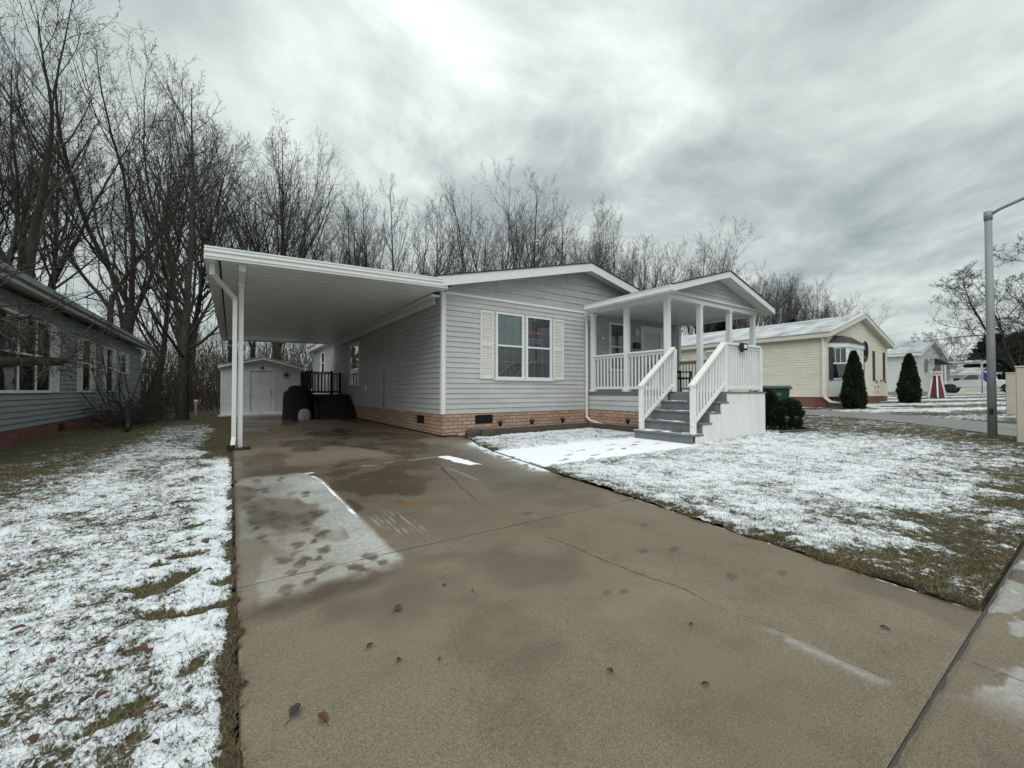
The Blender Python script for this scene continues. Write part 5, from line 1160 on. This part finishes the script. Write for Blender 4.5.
for ri,(Y,dx) in enumerate(((30.6,4.3),(34.5,4.8),(40,5.4),(48,6.5))):
    x=-34+ri*1.1
    while x<116:
        xx=x+rw.uniform(-1.9,1.9); yy=Y+rw.uniform(-1.3,1.3)+(.0 if xx<45 else rw.uniform(-1,2)); x+=dx*(.85 if xx<-2 else (.75 if xx<12 else (1 if xx<30 else 1.5)))
        if 2.5<xx<15 and yy<30.0: continue
        u,_=screen(xx,yy,10)
        if u<-140 or u>862: continue
        zc=xx*math.sin(yw)+yy*math.cos(yw)
        hmax=(391-topv(u))*zc/f_+H_EYE-tz(xx)
        h=hmax*(rw.uniform(.86,1.02) if ri<1 else rw.uniform(.70,1.0)); h=min(h,26)
        k=KINDS[rw.randrange(len(KINDS))]; w_=where(u)
        lab='bare leafless tree in the woods behind the '+w_ if 'gap' not in w_ else 'bare woodland tree seen between the slate house and the carport'
        tree(k[0],k[1]+(50 if u>430 else 0),k[2],k[3],xx,yy,h,rw.uniform(0,6.28),'bare_tree',lab,'bare woodland trees behind the '+w_,mat=m_bark2 if u>430 else None); nt+=1
print('woods trees',nt)
# thicket of thin stems under the woods, too many to count
r=np.random.RandomState(5); polys=[]
for i in range(6800):
    if i>5200: x=r.uniform(-40,60); y=r.uniform(46,80)
    elif i<3600: x=r.uniform(-22,9); y=27.5+r.rand()**1.2*20
    else: x=r.uniform(9,100); y=29.5+r.rand()*14
    if -13<x<-3.3 and y<28.8: continue
    H=r.uniform(1.2,5.5)*(1.25 if i%7==0 else 1)*(2.2 if i>5200 else 1); lean=r.randn(2)*.22; p=np.array([x,y,tz(x)-.1]); pts=[p]
    for k in range(4): lean=lean+r.randn(2)*.12; p=p+np.array([lean[0]*H/4,lean[1]*H/4,H/4]); pts.append(p)
    r0=.010+.004*H*r.rand(); polys.append((pts,[r0,r0*.85,r0*.65,r0*.45,r0*.2]))
    for b in range(3):
        k=1+b; q=pts[k]; d=r.randn(3)*.5+np.array([0,0,.6]); l=H*.28
        polys.append(([q,q+d*l*.5,q+d*l+np.array([0,0,.1])],[r0*.5,r0*.4,r0*.2]))
v,fc=tubes(polys,3); o=link(npmesh('thicket',v,fc,m_twig),'thicket'); tag(o,'brown leafless undergrowth of thin stems filling the woods','undergrowth',kind='stuff')
# brush heap beside the slate house
polys=[]
for i in range(520):
    c_=np.array([-2.75+r.randn()*.42,19.0+r.randn()*1.5,.05+abs(r.randn())*.28]); d=r.randn(3)*np.array([1,1.2,.5]); d/=np.linalg.norm(d); l=r.uniform(.3,1.1); bnd=r.randn(3)*.12
    polys.append(([c_-d*l*.5,c_+bnd*.5,c_+d*l*.5+bnd*.3],[.010,.008,.004]))
v,fc=tubes(polys,4); o=link(npmesh('brush_heap',v,fc,m_bark),'brush_heap'); tag(o,'dark tangled heap of cut branches along the slate house wall','brush heap',kind='stuff')
lg=thing('cut_log','dark fallen branch lying on the snow beside the brush heap','log',(-2.3,15.9,0))
s=MB(); s.tube([(-2.35,15.2,.06),(-2.5,16.3,.16),(-2.75,17.6,.36),(-2.9,18.6,.55)],[.05,.065,.08,.07],8); s.build('branch',m_bark,lg)
# pruned ornamental tree whose limbs reach into the picture from the left
ot=thing('pruned_tree','pruned bare tree whose sawn limb crosses the triple window of the slate house','tree',(-3.3,8.0,0))
s=MB(); s.tube([(-3.3,8.0,-.1),(-3.27,8.02,.7),(-3.15,8.1,1.35),(-3.05,8.2,1.9),(-3.1,8.3,2.6)],[.13,.11,.10,.09,.05],10); s.build('trunk',m_bark,ot)
s=MB(); s.tube([(-3.15,8.1,1.30),(-2.75,8.35,1.48),(-2.40,8.7,1.52),(-2.16,9.0,1.54),(-2.08,9.15,1.66),(-2.06,9.2,1.86)],[.085,.07,.062,.058,.052,.045],10); s.build('sawn_limb',m_bark,ot)
r2=random.Random(9); lev=[]
def twig(p,d,L,ra,depth):
    pts=[p.copy()];n=5
    for i in range(n): d=(d+Vector((r2.gauss(0,.16),r2.gauss(0,.16),r2.gauss(0,.12)-.05))).normalized(); p=p+d*(L/n); pts.append(p.copy())
    lev.append((pts,[ra*(1-.14*i) for i in range(n+1)]))
    if depth>0:
        for k in range(5): q=pts[r2.randint(1,n)]; dd=(d+Vector((r2.gauss(0,.7),r2.gauss(0,.7),r2.gauss(0,.5)))).normalized(); twig(q,dd,L*r2.uniform(.4,.65),max(.0035,ra*.5),depth-1)
for k in range(8):
    a_=r2.uniform(-.6,1.9); twig(Vector((-3.08,8.2,1.6+.08*k)),Vector((math.cos(a_),math.sin(a_),r2.uniform(.05,.9))),r2.uniform(1.0,1.9),.022,3)
for p0 in ((-2.75,8.35,1.48),(-2.4,8.7,1.54),(-2.1,9.1,1.6),(-2.06,9.2,1.85)): twig(Vector(p0),Vector((.3,.5,.8)),.9,.012,3)
v,fc=tubes(lev,5); v=v-np.array([-3.3,8.0,0]); o=link(npmesh('branches',v,fc,m_bark),'branches',ot)
